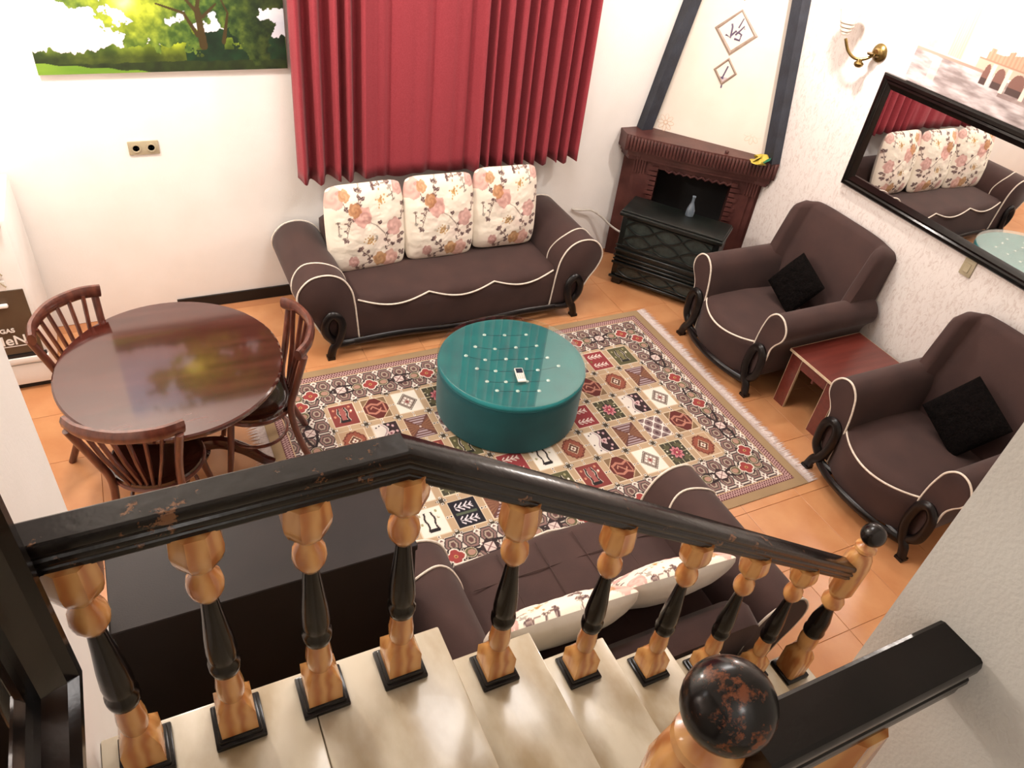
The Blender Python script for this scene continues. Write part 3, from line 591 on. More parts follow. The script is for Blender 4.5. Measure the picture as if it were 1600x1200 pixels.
# ================================================================== UPHOLSTERY
def make_seat(label, W, D, arm, armY, backH, backLow, seatZ, scallops, loopz, name, cat, cush_w, wing, bulge, loc, rz, group=None, tuft=False):
    """front faces local -y (front of arms at y=0); arm = right-hand side outline (x from centre, z)"""
    t = thing(name, label, cat, loc, rz, group)
    sm = spline(arm, 5)
    for sg in (-1, 1):
        out = [(sg * p[0], p[1]) for p in sm]
        rings = []
        for y, k in ((.000, .93), (.010, .985), (.03, 1.0), (D * .5, 1.0), (D - .03, 1.0), (D, .96)):
            cx_ = sum(p[0] for p in out) / len(out); cz_ = sum(p[1] for p in out) / len(out)
            rings.append([(cx_ + (p[0] - cx_) * k, y + .0, cz_ + (p[1] - cz_) * k) for p in out])
        ar = MB().loft(rings).build('arm', M['brown'], t, True, 50)
        MB().tube([(p[0] * 1.0, .006, p[1]) for p in out], .0065, 6).build('piping', M['piping'], ar, True, 70, label='cream piping')
        if name == 'sofa':
            top = [p for p in sm if p[1] > .36]
            MB().tube([(sg * p[0] * 1.002, .17 + .02 * math.sin(i_ / 3), p[1] + .003) for i_, p in enumerate(top)] + [(sg * top[-1][0] + sg * .004, .17 + (D - .2) * q_, top[-1][1] + .0 + .10 * math.sin(PI / 2 * q_)) for q_ in np.linspace(.1, 1, 9)] if False else [(sg * p[0] * 1.002, .17 + .02 * math.sin(i_ / 3), p[1] + .003) for i_, p in enumerate(top)], .0055, 6).build('piping', M['piping'], ar, True, 70, label='cream piping')
        if name == 'sofa': MB().tube([(sg * p[0], D - .004, p[1]) for p in [((q[0] - sg * 0), q[1]) for q in sm]], .0055, 6).build('piping', M['piping'], ar, True, 70, label='cream piping')
        # looped wooden leg
        fx, lo, hi = loopz
        P = [(fx - .17, .10), (fx - .075, .10), (fx - .025, lo + .01), (fx + .018, lo + .07), (fx + .022, hi - .06), (fx - .025, hi), (fx - .075, hi - .04), (fx - .085, lo + .10), (fx - .055, lo), (fx - .02, .085), (fx, 0.012)]
        P = spline([(sg * x, -.018 - .012 * (i_ > 6), z) for i_, (x, z) in enumerate(P)], 6)
        rad = [.016 + .011 * min(1, i_ / 8) for i_ in range(len(P))]
        MB().tube(P, rad, 8, sx=1.1, sy=.9).box((sg * fx - .026, -.055, 0), (sg * fx + .026, .0, .02)).build('front_leg', M['blackwood'], t, True, 50, label='black looped wooden leg')
        MB().tube([(sg * (fx - .04), D - .08, .14), (sg * (fx - .03), D - .03, 0)], [.032, .022], 8).build('rear_leg', M['blackwood'], t, True)
    ix = min(p[0] for p in arm if p[1] < .3) - .0; hx = ix
    # front panel + seat deck as a lofted profile, bulging forward in plan
    rings = []
    for k in range(33):
        q_ = -1 + 2 * k / 32; x = q_ * (hx + .02); bf = -bulge * (1 - q_ * q_); sag = .018 * (1 - q_ ** 6) + (.008 * math.cos(q_ * 3 * PI) if tuft else 0)
        prof = [(0.02 + bf, .11), (.015 + bf, .2), (.012 + bf, .30), (.012 + bf, seatZ - .05), (.03 + bf, seatZ - .015), (.07 + bf * .8, seatZ), (.2, seatZ + sag * .8), (D * .45, seatZ + sag), (D * .7, seatZ - .01), (D - .04, seatZ - .03), (D - .04, .11)]
        rings.append([(x, y, z) for y, z in prof])
    seat = MB().loft(rings).build('seat', M['brown'], t, True, 60)
    P = []
    for k in range(61):
        q_ = -1 + 2 * k / 60; x = q_ * hx; bf = -bulge * (1 - q_ * q_)
        dz = abs(math.sin(scallops * PI * k / 60)) if scallops > 1 else (1 - q_ * q_) * .55
        P.append((x, .004 + bf + (.018 * (1 - dz) if scallops > 1 else .02 * (1 - dz)), seatZ - .012 - .055 * dz))
    MB().tube(P, .0065, 6).build('piping', M['piping'], seat, True, 70, label='cream scalloped piping')
    # black apron under the front
    P = []
    for k in range(41):
        q_ = -1 + 2 * k / 40; x = q_ * (fx - .02)
        P.append((x, -.002 - bulge * (1 - q_ * q_), .100 + (.010 * math.cos(q_ * 2 * PI) * -1 if scallops > 1 else .008 * math.cos(q_ * PI))))
    MB().tube(P, .022, 8, sx=1.2, sy=.8)  .build('apron', M['blackwood'], t, True, 60, label='black curved wooden apron')
    MB().box((-hx, .05, .09), (hx, D - .02, .13)).build('base', M['blackwood'], t)
    # back
    rings = []
    bw = cush_w
    for k in range(45):
        q_ = -1 + 2 * k / 44; x = q_ * bw; e_ = abs(q_)
        wf = (.10 * np.clip((e_ - .76) / .07, 0, 1) if wing else .0); rd = .06 * np.clip((e_ - .9) / .1, 0, 1) ** 2
        ht_ = backH - (.035 * e_ ** 4 if wing else .01 * e_ ** 4) - rd * .5; lean = .13 if wing else .07
        y0 = D - .22
        pr = [(y0 - wf, .2), (y0 - wf + .01, seatZ), (y0 - wf + .02 + lean * .5, (seatZ + ht_) / 2), (y0 - wf + lean + .03, ht_ - .05), (y0 - wf + lean + .05, ht_ - .015), (y0 + lean + .08 - wf * .6, ht_), (D + lean * .35 - .01, ht_ - .03), (D + lean * .25, ht_ - .1), (D, .4), (D - .01, .14)]
        rings.append([(x, y, z) for y, z in pr])
    MB().loft(rings).build('backrest', M['brown'], t, True, 60)
    if wing:
        for sg in (-1, 1):
            MB().tube(spline([(sg * bw * .78, D - .205, seatZ + .02), (sg * bw * .78, D - .14, seatZ + .3), (sg * bw * .78, D - .075, backH - .10)], 5), .005, 6).build('back_seam', M['brown2'], t, True)
    if tuft:
        g = MB()
        for k in range(1, 5): 
            x = -hx + 2 * hx * k / 5; g.tube([(x, .05, seatZ + .012), (x, D * .4, seatZ + .021), (x, D * .68, seatZ + .004)], .0028, 5)
        for y in (.2, .42): g.tube([(-hx + 2 * hx * q_, y, seatZ + .017) for q_ in np.linspace(.02, .98, 12)], .003, 5)
        g.build('quilting_seam', M['brown'], seat, True)
    return t
sofa_arm = lambda o_: [(o_ + .745 - 1.145, .10), (o_ - .385, .30), (o_ - .375, .40), (o_ - .355, .50), (o_ - .30, .59), (o_ - .21, .635), (o_ - .10, .625), (o_ - .025, .56), (o_ + .0, .48), (o_ - .03, .39), (o_ - .09, .30), (o_ - .14, .20), (o_ - .20, .10)]
sofa_arm1 = sofa_arm(1.145)
make_seat('three-seat brown velvet sofa under the red curtain with three upright floral cushions', 2.3, .78, sofa_arm1, 0, .70, .4, .42, 3, (.955, .13, .34), 'sofa', 'sofa', .80, False, .03, (1.905, 4.155, 0), 0, 'brown sofas')
make_seat('brown velvet loveseat beside the staircase, its back towards the stairs', 1.7, .86, [(.85 + (a - .85) * .87, b) for a, b in sofa_arm(.85)], 0, .645, .4, .42, 2, (.68, .13, .34), 'sofa', 'sofa', .53, False, .03, (1.458, 1.96, 0), PI, 'brown sofas', tuft=True)
arm_c = [(.30, .10), (.295, .20), (.285, .33), (.29, .45), (.305, .55), (.33, .63), (.385, .68), (.45, .67), (.497, .61), (.495, .54), (.455, .48), (.43, .42), (.425, .32), (.40, .22), (.36, .13)]
make_seat('brown velvet wing armchair between the fireplace and the little red-brown table', 1, .86, arm_c, 0, 1.07, .4, .40, 1, (.392, .13, .40), 'armchair', 'armchair', .42, True, .10, (3.60, 3.26, 0), -PI / 2, 'brown armchairs')
make_seat('brown velvet wing armchair nearest the grey stair wall, right of the little table', 1, .86, arm_c, 0, 1.07, .4, .40, 1, (.392, .13, .40), 'armchair', 'armchair', .42, True, .10, (3.535, 1.76, 0), -PI / 2, 'brown armchairs')

# ------------------------------------------------------------------ floral cushions
def floral(U, V, seed=0, flip=False):
    u, v = np.meshgrid(np.linspace(0, 1, U), np.linspace(0, 1, V))
    if flip: u, v = 1 - u, 1 - v
    c = H('efe2d2') + (H('f3ead9') - H('efe2d2')) * fbm(u * 4, v * 4, 1)[..., None]
    c = c + (H('e9cfc4') - c) * np.clip((fbm(u * 3 + 7, v * 3, 5) - .5) * 2.2, 0, .7)[..., None]
    def put(m_, cc, a=1.0): c[m_] = c[m_] * (1 - a) + (cc[m_] if cc.ndim == 3 else cc) * a
    def rose(x, y, r, base, dark):
        r *= 1.35; d = np.hypot(u - x, v - y); th = np.arctan2(v - y, u - x)
        rr = r * (1 + .07 * np.sin(5 * th + seed + x * 9) + .05 * np.sin(8 * th + y * 30)); m_ = d < rr
        sw = .5 + .5 * np.sin(d / r * 9 + th * 2 + fbm(u * 9, v * 9, 3) * 3)
        put(m_, H(base) + (H(dark) - H(base)) * (np.clip(sw * .7, 0, 1))[..., None], .85)
    def leaf(x, y, a, l, w_, cc):
        du, dv = u - x, v - y; p = du * math.cos(a) + dv * math.sin(a); q_ = -du * math.sin(a) + dv * math.cos(a)
        t_ = p / l; m_ = (t_ > 0) & (t_ < 1) & (np.abs(q_) < w_ * np.sin(PI * np.clip(t_, 0, 1)) ** .8); put(m_, H(cc)); put(m_ & (np.abs(q_) < w_ * .12), H('b09a90'))
    def stem(pts):
        for (x0, y0), (x1, y1) in zip(pts[:-1], pts[1:]):
            dx, dy = x1 - x0, y1 - y0; t_ = np.clip(((u - x0) * dx + (v - y0) * dy) / (dx * dx + dy * dy), 0, 1); put(np.hypot(u - x0 - t_ * dx, v - y0 - t_ * dy) < .004, H('7a6258'))
    def spray(x, y, a, n, l, cc='5c4344', s=1):
        for k in range(n):
            b_ = a + .25 * math.sin(k * 2 + x * 9); px, py = x + math.cos(b_) * l * 1.35 * k / n, y + math.sin(b_) * l * 1.35 * k / n
            sz = s * (.85 + .3 * math.sin(k * 5 + y * 20)); c2 = cc if (k + int(x * 50)) % 3 else ('8a6a62' if s == 1 else cc)
            if k: stem([(x, y), (px, py)])
            leaf(px, py, a + 1.05 + .3 * math.sin(k * 7 + x * 30), .062 * sz, .019 * sz, cc); leaf(px, py, a - .95 + .3 * math.cos(k * 5 + x * 20), .055 * sz, .018 * sz, c2)
        leaf(px, py, a, .06 * s, .019 * s, cc)
    def puff(x, y, r, cc):
        rs = np.random.RandomState(int(x * 100 + y * 1000))
        for k in range(26): px, py = x + rs.normal() * r * .5, y + rs.normal() * r * .5; put(np.hypot(u - px, v - py) < r * .16, H(cc if k % 2 else 'c49a5c'), .85)
    stem([(.45, .62), (.60, .54), (.70, .44), (.74, .30)])
    for a_ in ((.28, .66, 4.2, 4, .24), (.38, .78, 1.2, 3, .16), (.62, .56, .6, 1, .03), (.72, .34, 1.2, 2, .12), (.70, .26, .2, 2, .12), (.5, .16, 2.2, 3, .18), (.16, .95, 5.2, 3, .2), (.92, .56, 1.3, 3, .18), (.9, .40, 4.8, 2, .1), (.30, .06, .2, 3, .2), (.58, .96, .1, 3, .22), (.86, .10, .8, 2, .12)): spray(*a_)
    for a_ in ((.4, .92, 1, 3, .1), (.12, .62, 5, 3, .15), (.85, .8, 2, 3, .15), (.6, .4, 3, 2, .1)): spray(*a_, cc='a8a094', s=.7)
    rose(.42, .66, .085, 'd9a79c', 'b9807a'); rose(.33, .74, .06, 'c08a5c', '9a6440'); rose(.83, .50, .075, 'd8a8a0', 'b98880'); rose(.76, .12, .08, 'e0b0a2', 'c08a80')
    rose(.62, .14, .065, 'c99a6a', 'a4724a'); rose(.10, .88, .09, 'dcb2a6', 'c6958c'); rose(.22, .90, .05, 'c89a70', 'a87850'); rose(.28, .14, .05, 'cf9f98', 'b08078'); rose(.93, .93, .06, 'd9aca2', 'b98a82')
    puff(.68, .82, .07, 'b58a50'); puff(.50, .38, .06, 'a87a40')
    return tolin(np.clip(c, 0, 1).reshape(-1, 3))
def cushion_mesh(w_, h_, th, n=120, seed=0, back=None):
    u, v = np.meshgrid(np.linspace(-1, 1, n), np.linspace(-1, 1, n)); cols = floral(n, n)
    prof = (np.clip(1 - np.abs(u) ** 2.6, 0, 1) * np.clip(1 - np.abs(v) ** 2.6, 0, 1)) ** .5
    wr = .016 * (fbm(u * 2.2 + seed, v * 3 + seed, seed, 4) - .5) * 2
    pin = 1 - .035 * np.abs(u) ** 6 - .02 * (1 - np.abs(u) ** 2)
    x = u * w_ / 2 * (1 - .045 * (1 - np.abs(v) ** 2) * np.abs(u) ** 3 * -1) * .97; z = v * h_ / 2 * pin; ck = 1 - .06 * np.abs(u * v) ** 5; x = x * ck; z = z * ck
    y = -(th / 2 * prof + wr * prof)
    f_ = gridmesh('floral_front', n, n, M['print'], np.stack([x.ravel(), y.ravel(), z.ravel()], 1), cols)
    m2 = 40; u, v = np.meshgrid(np.linspace(-1, 1, m2), np.linspace(-1, 1, m2)); prof = (np.clip(1 - np.abs(u) ** 2.6, 0, 1) * np.clip(1 - np.abs(v) ** 2.6, 0, 1)) ** .5
    pin = 1 - .035 * np.abs(u) ** 6 - .02 * (1 - np.abs(u) ** 2)
    x = u * w_ / 2 * (1 + .045 * (1 - np.abs(v) ** 2) * np.abs(u) ** 3) * .97; z = v * h_ / 2 * pin; ck = 1 - .06 * np.abs(u * v) ** 5; x = x * ck; z = z * ck; y = th / 2 * prof + .012 * (fbm(u * 2.5, v * 2.5, 3 + seed) - .5) * prof
    b_ = gridmesh('satin_back', m2, m2, M['satin'], np.stack([-x.ravel(), y.ravel(), z.ravel()], 1), None)
    return f_, b_
def cushion(label, loc, rot, w_=.56, h_=.62, th=.19, seed=0, group=None):
    t = thing('floral_cushion', label, 'cushion', loc, 0, group); t.rotation_euler = rot
    f_, b_ = cushion_mesh(w_, h_, th, seed=seed); link(f_, 'floral_front', t); link(b_, 'plain_back', t, label='plain white satin back'); return t
g_ = 'floral cushions'
cushion('leftmost upright cream rose-print cushion on the sofa under the curtain', (1.345, 4.60, .712), (-.17, 0, .05), seed=1, group=g_)
cushion('middle upright cream rose-print cushion on the sofa under the curtain', (1.885, 4.61, .722), (-.16, 0, -.01), w_=.53, seed=4, group=g_)
cushion('rightmost upright cream rose-print cushion on the sofa, beside right arm', (2.405, 4.62, .735), (-.14, 0, -.03), w_=.52, seed=8, group=g_)
cushion('floral cushion with plain satin back on the loveseat, nearest its left arm', (1.17, 1.385, .625), (-.42, .04, PI - .06), w_=.62, h_=.46, th=.17, seed=3, group=g_)
cushion('floral cushion with plain satin back on loveseat, farther along towards the newel', (1.70, 1.40, .615), (-.46, -.05, PI - .03), w_=.56, h_=.44, th=.16, seed=6, group=g_)
# black fur cushions
def fur(label, loc, rot, s=.36):
    n = 46; u, v = np.meshgrid(np.linspace(-1, 1, n), np.linspace(-1, 1, n)); prof = (np.clip(1 - np.abs(u) ** 2.4, 0, 1) * np.clip(1 - np.abs(v) ** 2.4, 0, 1)) ** .45
    r_ = .02 * (fbm(u * 6, v * 6, 3) - .5); P = []
    for sg in (-1, 1): P.append(np.stack([(u * s / 2).ravel(), (sg * (.055 * prof + r_ * prof)).ravel(), (v * s / 2).ravel()], 1))
    t = thing('fur_cushion', label, 'cushion', loc, 0, 'black fur cushions'); t.rotation_euler = rot
    link(gridmesh('fur_front', n, n, M['fur'], P[0], None), 'fur_front', t); link(gridmesh('fur_back', n, n, M['fur'], P[1], None), 'fur_back', t)
fur('small black fur cushion on the armchair beside the fireplace', (4.155, 3.27, .585), (-.42, .35, -PI / 2 - .1), .33)
fur('small black fur cushion on the armchair next to the grey wall', (4.10, 1.74, .60), (-.42, .40, -PI / 2 - .1), .36)

# ================================================================== OTTOMAN
ot = thing('round_ottoman', 'round teal velvet ottoman with crystal-buttoned glass top on the rug', 'ottoman', (1.895, 3.292, .008))
R_ = .466
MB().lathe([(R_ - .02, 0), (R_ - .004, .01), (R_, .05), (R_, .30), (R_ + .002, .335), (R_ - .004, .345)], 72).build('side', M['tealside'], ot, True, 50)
n = 72; rings = []
for r_, z_ in ((R_ - .004, .342), (R_ + .003, .352), (R_ + .001, .364), (R_ - .012, .374), (R_ - .04, .378), (.3, .379), (.15, .379), (.001, .379)): rings.append((r_, z_))
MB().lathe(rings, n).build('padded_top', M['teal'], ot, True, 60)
MB().tube([(R_ * math.cos(a), R_ * math.sin(a), .345) for a in np.linspace(0, 2 * PI, 80)[:-1]], .005, 6, closed=True).build('seam_piping', M['tealside'], ot, True)
cr = [(1.831, 3.588), (1.957, 3.546), (2.098, 3.51), (1.722, 3.485), (1.834, 3.426), (1.971, 3.401), (2.11, 3.378), (1.629, 3.415), (1.728, 3.34), (1.858, 3.308), (1.984, 3.272), (2.119, 3.243), (1.644, 3.274), (1.745, 3.217), (1.875, 3.18), (2.002, 3.147), (2.148, 3.145), (1.653, 3.14), (1.761, 3.101), (1.887, 3.067), (2.017, 3.034), (1.675, 3.042), (1.792, 3.0), (1.918, 2.962)]
cm = MB().lathe([(.001, 0), (.012, .0), (.013, .003), (.008, .007), (.001, .008)], 8).mesh('crystal_button', M['crystal'])
for x, y in cr: link(cm, 'crystal_button', ot, (x - 1.895, y - 3.292, .3795))
g = MB()
for a_, b_ in zip(cr[:-1], cr[1:]):
    if abs(a_[1] - b_[1]) < .09 and b_[0] > a_[0]: g.tube([(a_[0] - 1.895, a_[1] - 3.292, .3785), ((a_[0] + b_[0]) / 2 - 1.895, (a_[1] + b_[1]) / 2 - 3.292 - .004, .379), (b_[0] - 1.895, b_[1] - 3.292, .3785)], .0025, 5)
g.build('tuft_crease', M['tealside'], ot, True)
MB().lathe([(.001, .389), (R_ + .004, .389), (R_ + .007, .392), (R_ + .004, .395), (.001, .395)], 96).build('glass_top', M['glass'], ot, True, 30)
ph = thing('mobile_phone', 'small white keypad mobile phone lying on the round ottoman', 'phone', (1.860, 3.112, .4035), math.radians(-14))
MB().rbox((-.027, -.065, 0), (.027, .065, .014), .006, 3).build('body', M['phonew'], ph, True)
MB().rbox((-.021, .012, .0135), (.021, .056, .0155), .001, 1).build('screen', M['screen'], ph); kp = MB().rbox((-.022, -.042, .0135), (.022, .008, .015), .001, 1).build('keypad', M['phoneg'], ph)
for i in range(3):
    for j in range(4): MB().rbox((-.019 + i * .0135, -.039 + j * .0115, .0148), (-.0085 + i * .0135, -.031 + j * .0115, .0162), .0005, 1).build('key', M['phonew'], kp)

# ================================================================== RUG
def rug():
    X0, Y0, Wd, Hd = .40, 2.02, 3.0, 2.0; nx, ny = 860, 574
    x, y = np.meshgrid(np.linspace(0, Wd, nx), np.linspace(0, Hd, ny)); wx, wy = x + X0, y + Y0
    c = np.zeros((ny, nx, 3)); c[:] = H('b99c78')
    BG, CR, DK, RD, MR, TN, OL = H('c9a986'), H('eee3d3'), H('2a1c1e'), H('a83a36'), H('6a2e30'), H('b58a7c'), H('66603c')
    def put(m_, cc): c[m_] = cc
    ex = np.minimum(x, Wd - x); ey = np.minimum(y, Hd - y); ed = np.minimum(ex, ey)
    put(ed < .062, H('ad8c62'))
    # maroon lattice strip
    m_ = (ed >= .062) & (ed < .112); put(m_, MR)
    t_ = np.where(ey < ex, x, y); k = np.abs(((t_ / .036) % 1) - .5) * 2; d = (ed - .062) / .05
    put(m_ & ((np.abs(d - (.12 + .76 * k)) < .11) | (np.abs(d - (.88 - .76 * k)) < .11)), H('d6a9a4'))
    put((np.abs(ed - .114) < .004), H('d9b48a'))
    # main border of hexagons
    fx0, fx1, fy0, fy1 = .876 - .108 - X0, 2.956 + .108 - X0, 2.53 - .128 - Y0, 3.53 + .128 - Y0
    fld = (x > fx0) & (x < fx1) & (y > fy0) & (y < fy1); bd = (ed >= .117) & ~fld
    put(bd, H('dfd2c4'))
    px, py = .104, .125
    for oy in (0, .5):
        hx = ((wx - .876) / px + oy) % 1 - .5; hy = ((wy - 2.53) / py + oy) % 1 - .5
        r1 = np.maximum(np.abs(hy) * 1.0, np.abs(hx) * .92 + np.abs(hy) * .45)
        cc = (.0 if oy == 0 else 1)
        if oy == 0: sel = r1 < .46
        else: sel = r1 < .0
        put(bd & sel, H('2c2022')); put(bd & (r1 < .40) & sel, H('8f6c66')); put(bd & (r1 < .28) & sel, H('4a3a34')); put(bd & (r1 < .22) & sel, H('b39c8a')); put(bd & (r1 < .13) & sel, H('6c4442'))
    dg = np.abs(((wx - .876) / px + (wy - 2.53) / py + .0) % 1 - .5); dh = np.abs(((wx - .876) / px - (wy - 2.53) / py + .0) % 1 - .5)
    hx = ((wx - .876) / px) % 1 - .5; hy = ((wy - 2.53) / py) % 1 - .5
    cor = (np.abs(hx) > .30) & (np.abs(hy) > .30)
    put(bd & cor & ((np.abs(np.abs(hx) - np.abs(hy)) < .05)), H('f4ece0')); put(bd & cor & (np.abs(np.abs(hx) - np.abs(hy)) >= .07) & (np.abs(hx) + np.abs(hy) > .74), H('7c5450'))
    # flower chain
    bx0, bx1, by0, by1 = .64 - X0, 3.19 - X0, 2.265 - Y0, 3.772 - Y0
    def chain(P, horiz, n, kinds):
        for k in range(n):
            cx_, cy_ = P(k); du, dv = (x - cx_, y - cy_) if horiz else (y - cy_, x - cx_)
            m0 = (np.abs(du) < .105) & (np.abs(dv) < .075)
            if kinds[k] == 0:   # flower
                put(m0 & (np.hypot(du, dv) < .060), DK)
                for s_ in (-1, 1):
                    e_ = ((du - s_ * .085) / .042) ** 2 + (dv / .040) ** 2
                    put(e_ < 1, DK); put(e_ < .72, H('cdbba2')); put(e_ < .55, OL); e2_ = ((du - s_ * .09) / .022) ** 2 + (dv / .020) ** 2; put(e2_ < 1, H('b98a76'))
                    put((np.hypot(du - s_ * .048, np.abs(dv) - .030) < .010), H('d8c8b4')); put((np.hypot(du - s_ * .048, np.abs(dv) - .030) < .006), DK)
                th = np.arctan2(dv, du); rr = np.hypot(du, dv); pet = .043 * (1 + .16 * 2 * np.abs(np.cos(2 * th)) - .2)
                put(rr < pet + .008, CR); put(rr < pet, RD); put(rr < .011, H('d9a05a')); put(rr < .006, MR)
            else:
                put((np.abs(du) + np.abs(dv) < .062) & (np.abs(du) < .05), H('3a2426')); put((np.abs(du) + np.abs(dv) < .038 + .012) & (np.maximum(np.abs(du), np.abs(dv)) < .03), H('e6cfc6'))
                put((np.maximum(np.abs(du), np.abs(dv)) < .026) & (np.abs(np.abs(du) - np.abs(dv)) < .004), H('8a5a58'))
    nH = 13; kinds = [0, 1] * 8
    # dark vine along the whole chain
    for (ax_, fixed, lo, hi, hz) in ((x, by1, bx0, bx1, 1), (x, by0, bx0, bx1, 1), (y, bx0, by0, by1, 0), (y, bx1, by0, by1, 0)):
        oth = y if hz else x; inr = (ax_ > lo - .03) & (ax_ < hi + .03)
        wv_ = .034 * np.sin((ax_ - lo) / .207 * PI); put(inr & (np.abs(oth - fixed) < .045) & ((np.abs(oth - fixed - wv_) < .009) | (np.abs(oth - fixed + wv_) < .009)), DK)
    xs = np.linspace(.725 - X0, 3.10 - X0, nH); kd = [0, 1, 0, 1, 0, 1, 0, 1, 0, 1, 0, 1, 0]
    for yy in (by0, by1): chain(lambda k: (xs[k], yy), True, nH, kd)
    ys = [2.394 - Y0, 2.649 - Y0, 2.891 - Y0, 3.183 - Y0, 3.432 - Y0, 3.682 - Y0]; kv = [0, 1, 0, 0, 1, 0]
    for xx in (bx0, bx1): chain(lambda k: (xx, ys[k]), False, 6, kv)
    # field
    put(fld, H('b4957a')); tx, ty = .079, .098
    gi = np.floor((wx - .876) / .208 + .5).astype(int); gj = np.floor((3.53 - wy) / .25 + .5).astype(int)
    p = (wx - .876 - gi * .208) / (2 * tx); q_ = (wy - 3.53 + gj * .25) / (2 * ty)     # -.5 .. .5 inside a tile
    inside = fld & (np.abs(p) < .5) & (np.abs(q_) < .5) & (gi >= 0) & (gi < 11) & (gj >= 0) & (gj < 5)
    grid_ = ["UZDFOPBAHLV", "OPBAZUHLZOB", "LHUVDAZLFPD", "ZDFHLWOPBAZ", "PWKBAVUZDFO"]
    # bands: pale outline, dark crossings, little squares
    put(fld & ~inside, H('c3a37e')); put(fld & (np.maximum(np.abs(p), np.abs(q_)) < .53) & ~inside, H('e6d2b4'))
    cxn = np.abs(np.abs(p * 2 * tx) - .104); cyn = np.abs(np.abs(q_ * 2 * ty) - .125)
    put(fld & ~inside & (cxn + cyn < .036) & ((cxn < .012) | (cyn < .012)), H('453a2c'))
    for cx_, cy_ in ((.024, .022), (.0, .125), (.104, .0), (.0, .088)):
        pass
    lx, ly = np.abs(p * 2 * tx), np.abs(q_ * 2 * ty)
    for (a_, b_) in ((.104 - .022, .125 - .0), (.104, .125 - .024), (.0, .1125), (.0925, .0)):
        if (a_, b_) == (.0925, .0): a_ = .0925
        dd = np.maximum(np.abs(lx - a_), np.abs(ly - b_)); put(fld & ~inside & (dd < .0078), CR); put(fld & ~inside & (dd < .004), DK)
    ap, aq = np.abs(p), np.abs(q_); rr = np.hypot(p, q_); th = np.arctan2(q_, p)
    tri = lambda z_: np.abs((z_ % 1) - .5) * 2
    for j in range(5):
        for i in range(11):
            k = grid_[j][i]; m_ = inside & (gi == i) & (gj == j)
            def T(mask, cc): put(m_ & mask, H(cc))
            al = m_ | m_
            if k in 'UVWP'[:3]:
                bgc, fg, ln = {'U': ('8e3630', 'a85650', '1c1216'), 'V': ('5c5834', '7c7448', '1c1c14'), 'W': ('f0e8da', 'f0e8da', '1c1418')}[k]
                T(al, bgc); lob = (np.abs(p + .02) < .25) & (q_ > -.33) & (q_ < .36)
                b1 = np.abs(np.abs(p + .02) - .15 - .03 * np.sin(q_ * 14)) < .055; T(lob & b1, 'e6d6c4'); T(lob & (np.abs(np.abs(p + .02) - .15 - .03 * np.sin(q_ * 14)) < .035), ln)
                T((np.abs(p + .02) < .18) & (np.abs(q_ + .30) < .06), ln); T((np.abs(p + .02) < .10) & (q_ > -.24) & (q_ < .34), fg)
                for a_, b_ in ((-.34, .3), (.30, .12), (.3, .36), (-.36, -.02)): T(np.hypot(p - a_, q_ - b_) < .05, 'd98a6a' if k == 'U' else 'a8a070')
                T(np.hypot(p - .33, q_ - .16) < .045, 'f2e6d4')
            elif k == 'Z':
                T(al, '7a4a34' if False else '8a6a48'); T(ap + aq < .62, '6a221c'); zz = .16 * (tri(p * 2.2 + .25) - .5)
                T((np.abs(aq - .20 - .6 * zz) < .045) & (ap < .36), 'c07a64'); T((np.abs(ap - .36) < .03) & (aq < .2), 'c07a64'); T((np.abs(q_ - 1.4 * zz) < .035) & (ap < .22), 'c8866e'); T((ap + aq > .62) & (ap + aq < .66), 'd9b890')
            elif k == 'D':
                T(al, 'f1e9da'); T(ap + aq < .44, '55463f'); T(ap + aq < .40, 'd8ccba'); T(ap + aq < .375, '6a564c'); T((ap + aq < .31), 'a8958a'); T((np.hypot(ap - .0, aq - .19) < .05) | (np.hypot(ap - .19, aq) < .05) | (np.hypot(ap - .1, aq - .1) < .045), 'f0e6da'); T(rr < .08, 'b56a64'); T(rr < .035, '5a2c2c')
            elif k == 'F':
                T(al, '453f2c'); T((tri(p * 4) > .9) | (tri(q_ * 4) > .9), 'cfc8a0'); T((ap > .12) & (ap < .38) & (aq > .12) & (aq < .38) & (rr > .3), '5c5838'); T(rr < .30, '3a2c26'); T(rr < .16 + .12 * np.abs(np.cos(4 * th)), 'd9838a'); T(rr < .11 + .07 * np.abs(np.cos(4 * th)), 'a8344a'); T(rr < .04, 'e8c8a0')
                for a_ in (.36,): T(np.hypot(ap - a_, aq - .14) < .03, 'f0e8d4')
            elif k == 'O':
                T(al, 'c8a27c'); T(np.maximum(np.maximum(ap, aq), (ap + aq) * .74) < .44 + .015 * np.sin(16 * th), '7a3222'); T(np.maximum(np.maximum(ap, aq), (ap + aq) * .74) < .38 + .03 * np.sin(16 * th), 'a0503a'); T(ap + aq < .27, 'e0c8a4'); T(ap + aq < .24, '6a3a2a'); T(rr < .07 + .05 * np.abs(np.cos(2 * th)), 'f0e2cc'); T(rr < .05, '8c4a3a')
            elif k == 'P':
                T(al, 'f0e6da'); cv = .12 * np.sin(q_ * 7); T(p > cv, '331c22'); T(np.abs(p - cv) < .025, '1c1014'); T(np.abs(p - cv + .10) < .03, 'b89aa0')
                for a_, b_ in ((.30, .32), (.38, .05), (.32, -.25), (.14, .40), (.2, -.4)): T(np.hypot(p - a_, q_ - b_) < .055, 'c9969c'); T(np.hypot(p - a_, q_ - b_) < .025, 'e8d2cc')
                T(np.hypot((p - .12), q_) < .13 + .04 * np.sin(6 * th), 'dcb4b4'); T(np.hypot((p - .12), q_) < .05, '8a3c48')
                for a_, b_ in ((-.36, .36), (-.4, -.1), (-.3, -.38), (-.22, .42)): T(np.hypot(p - a_, q_ - b_) < .035, '55464a')
            elif k == 'B':
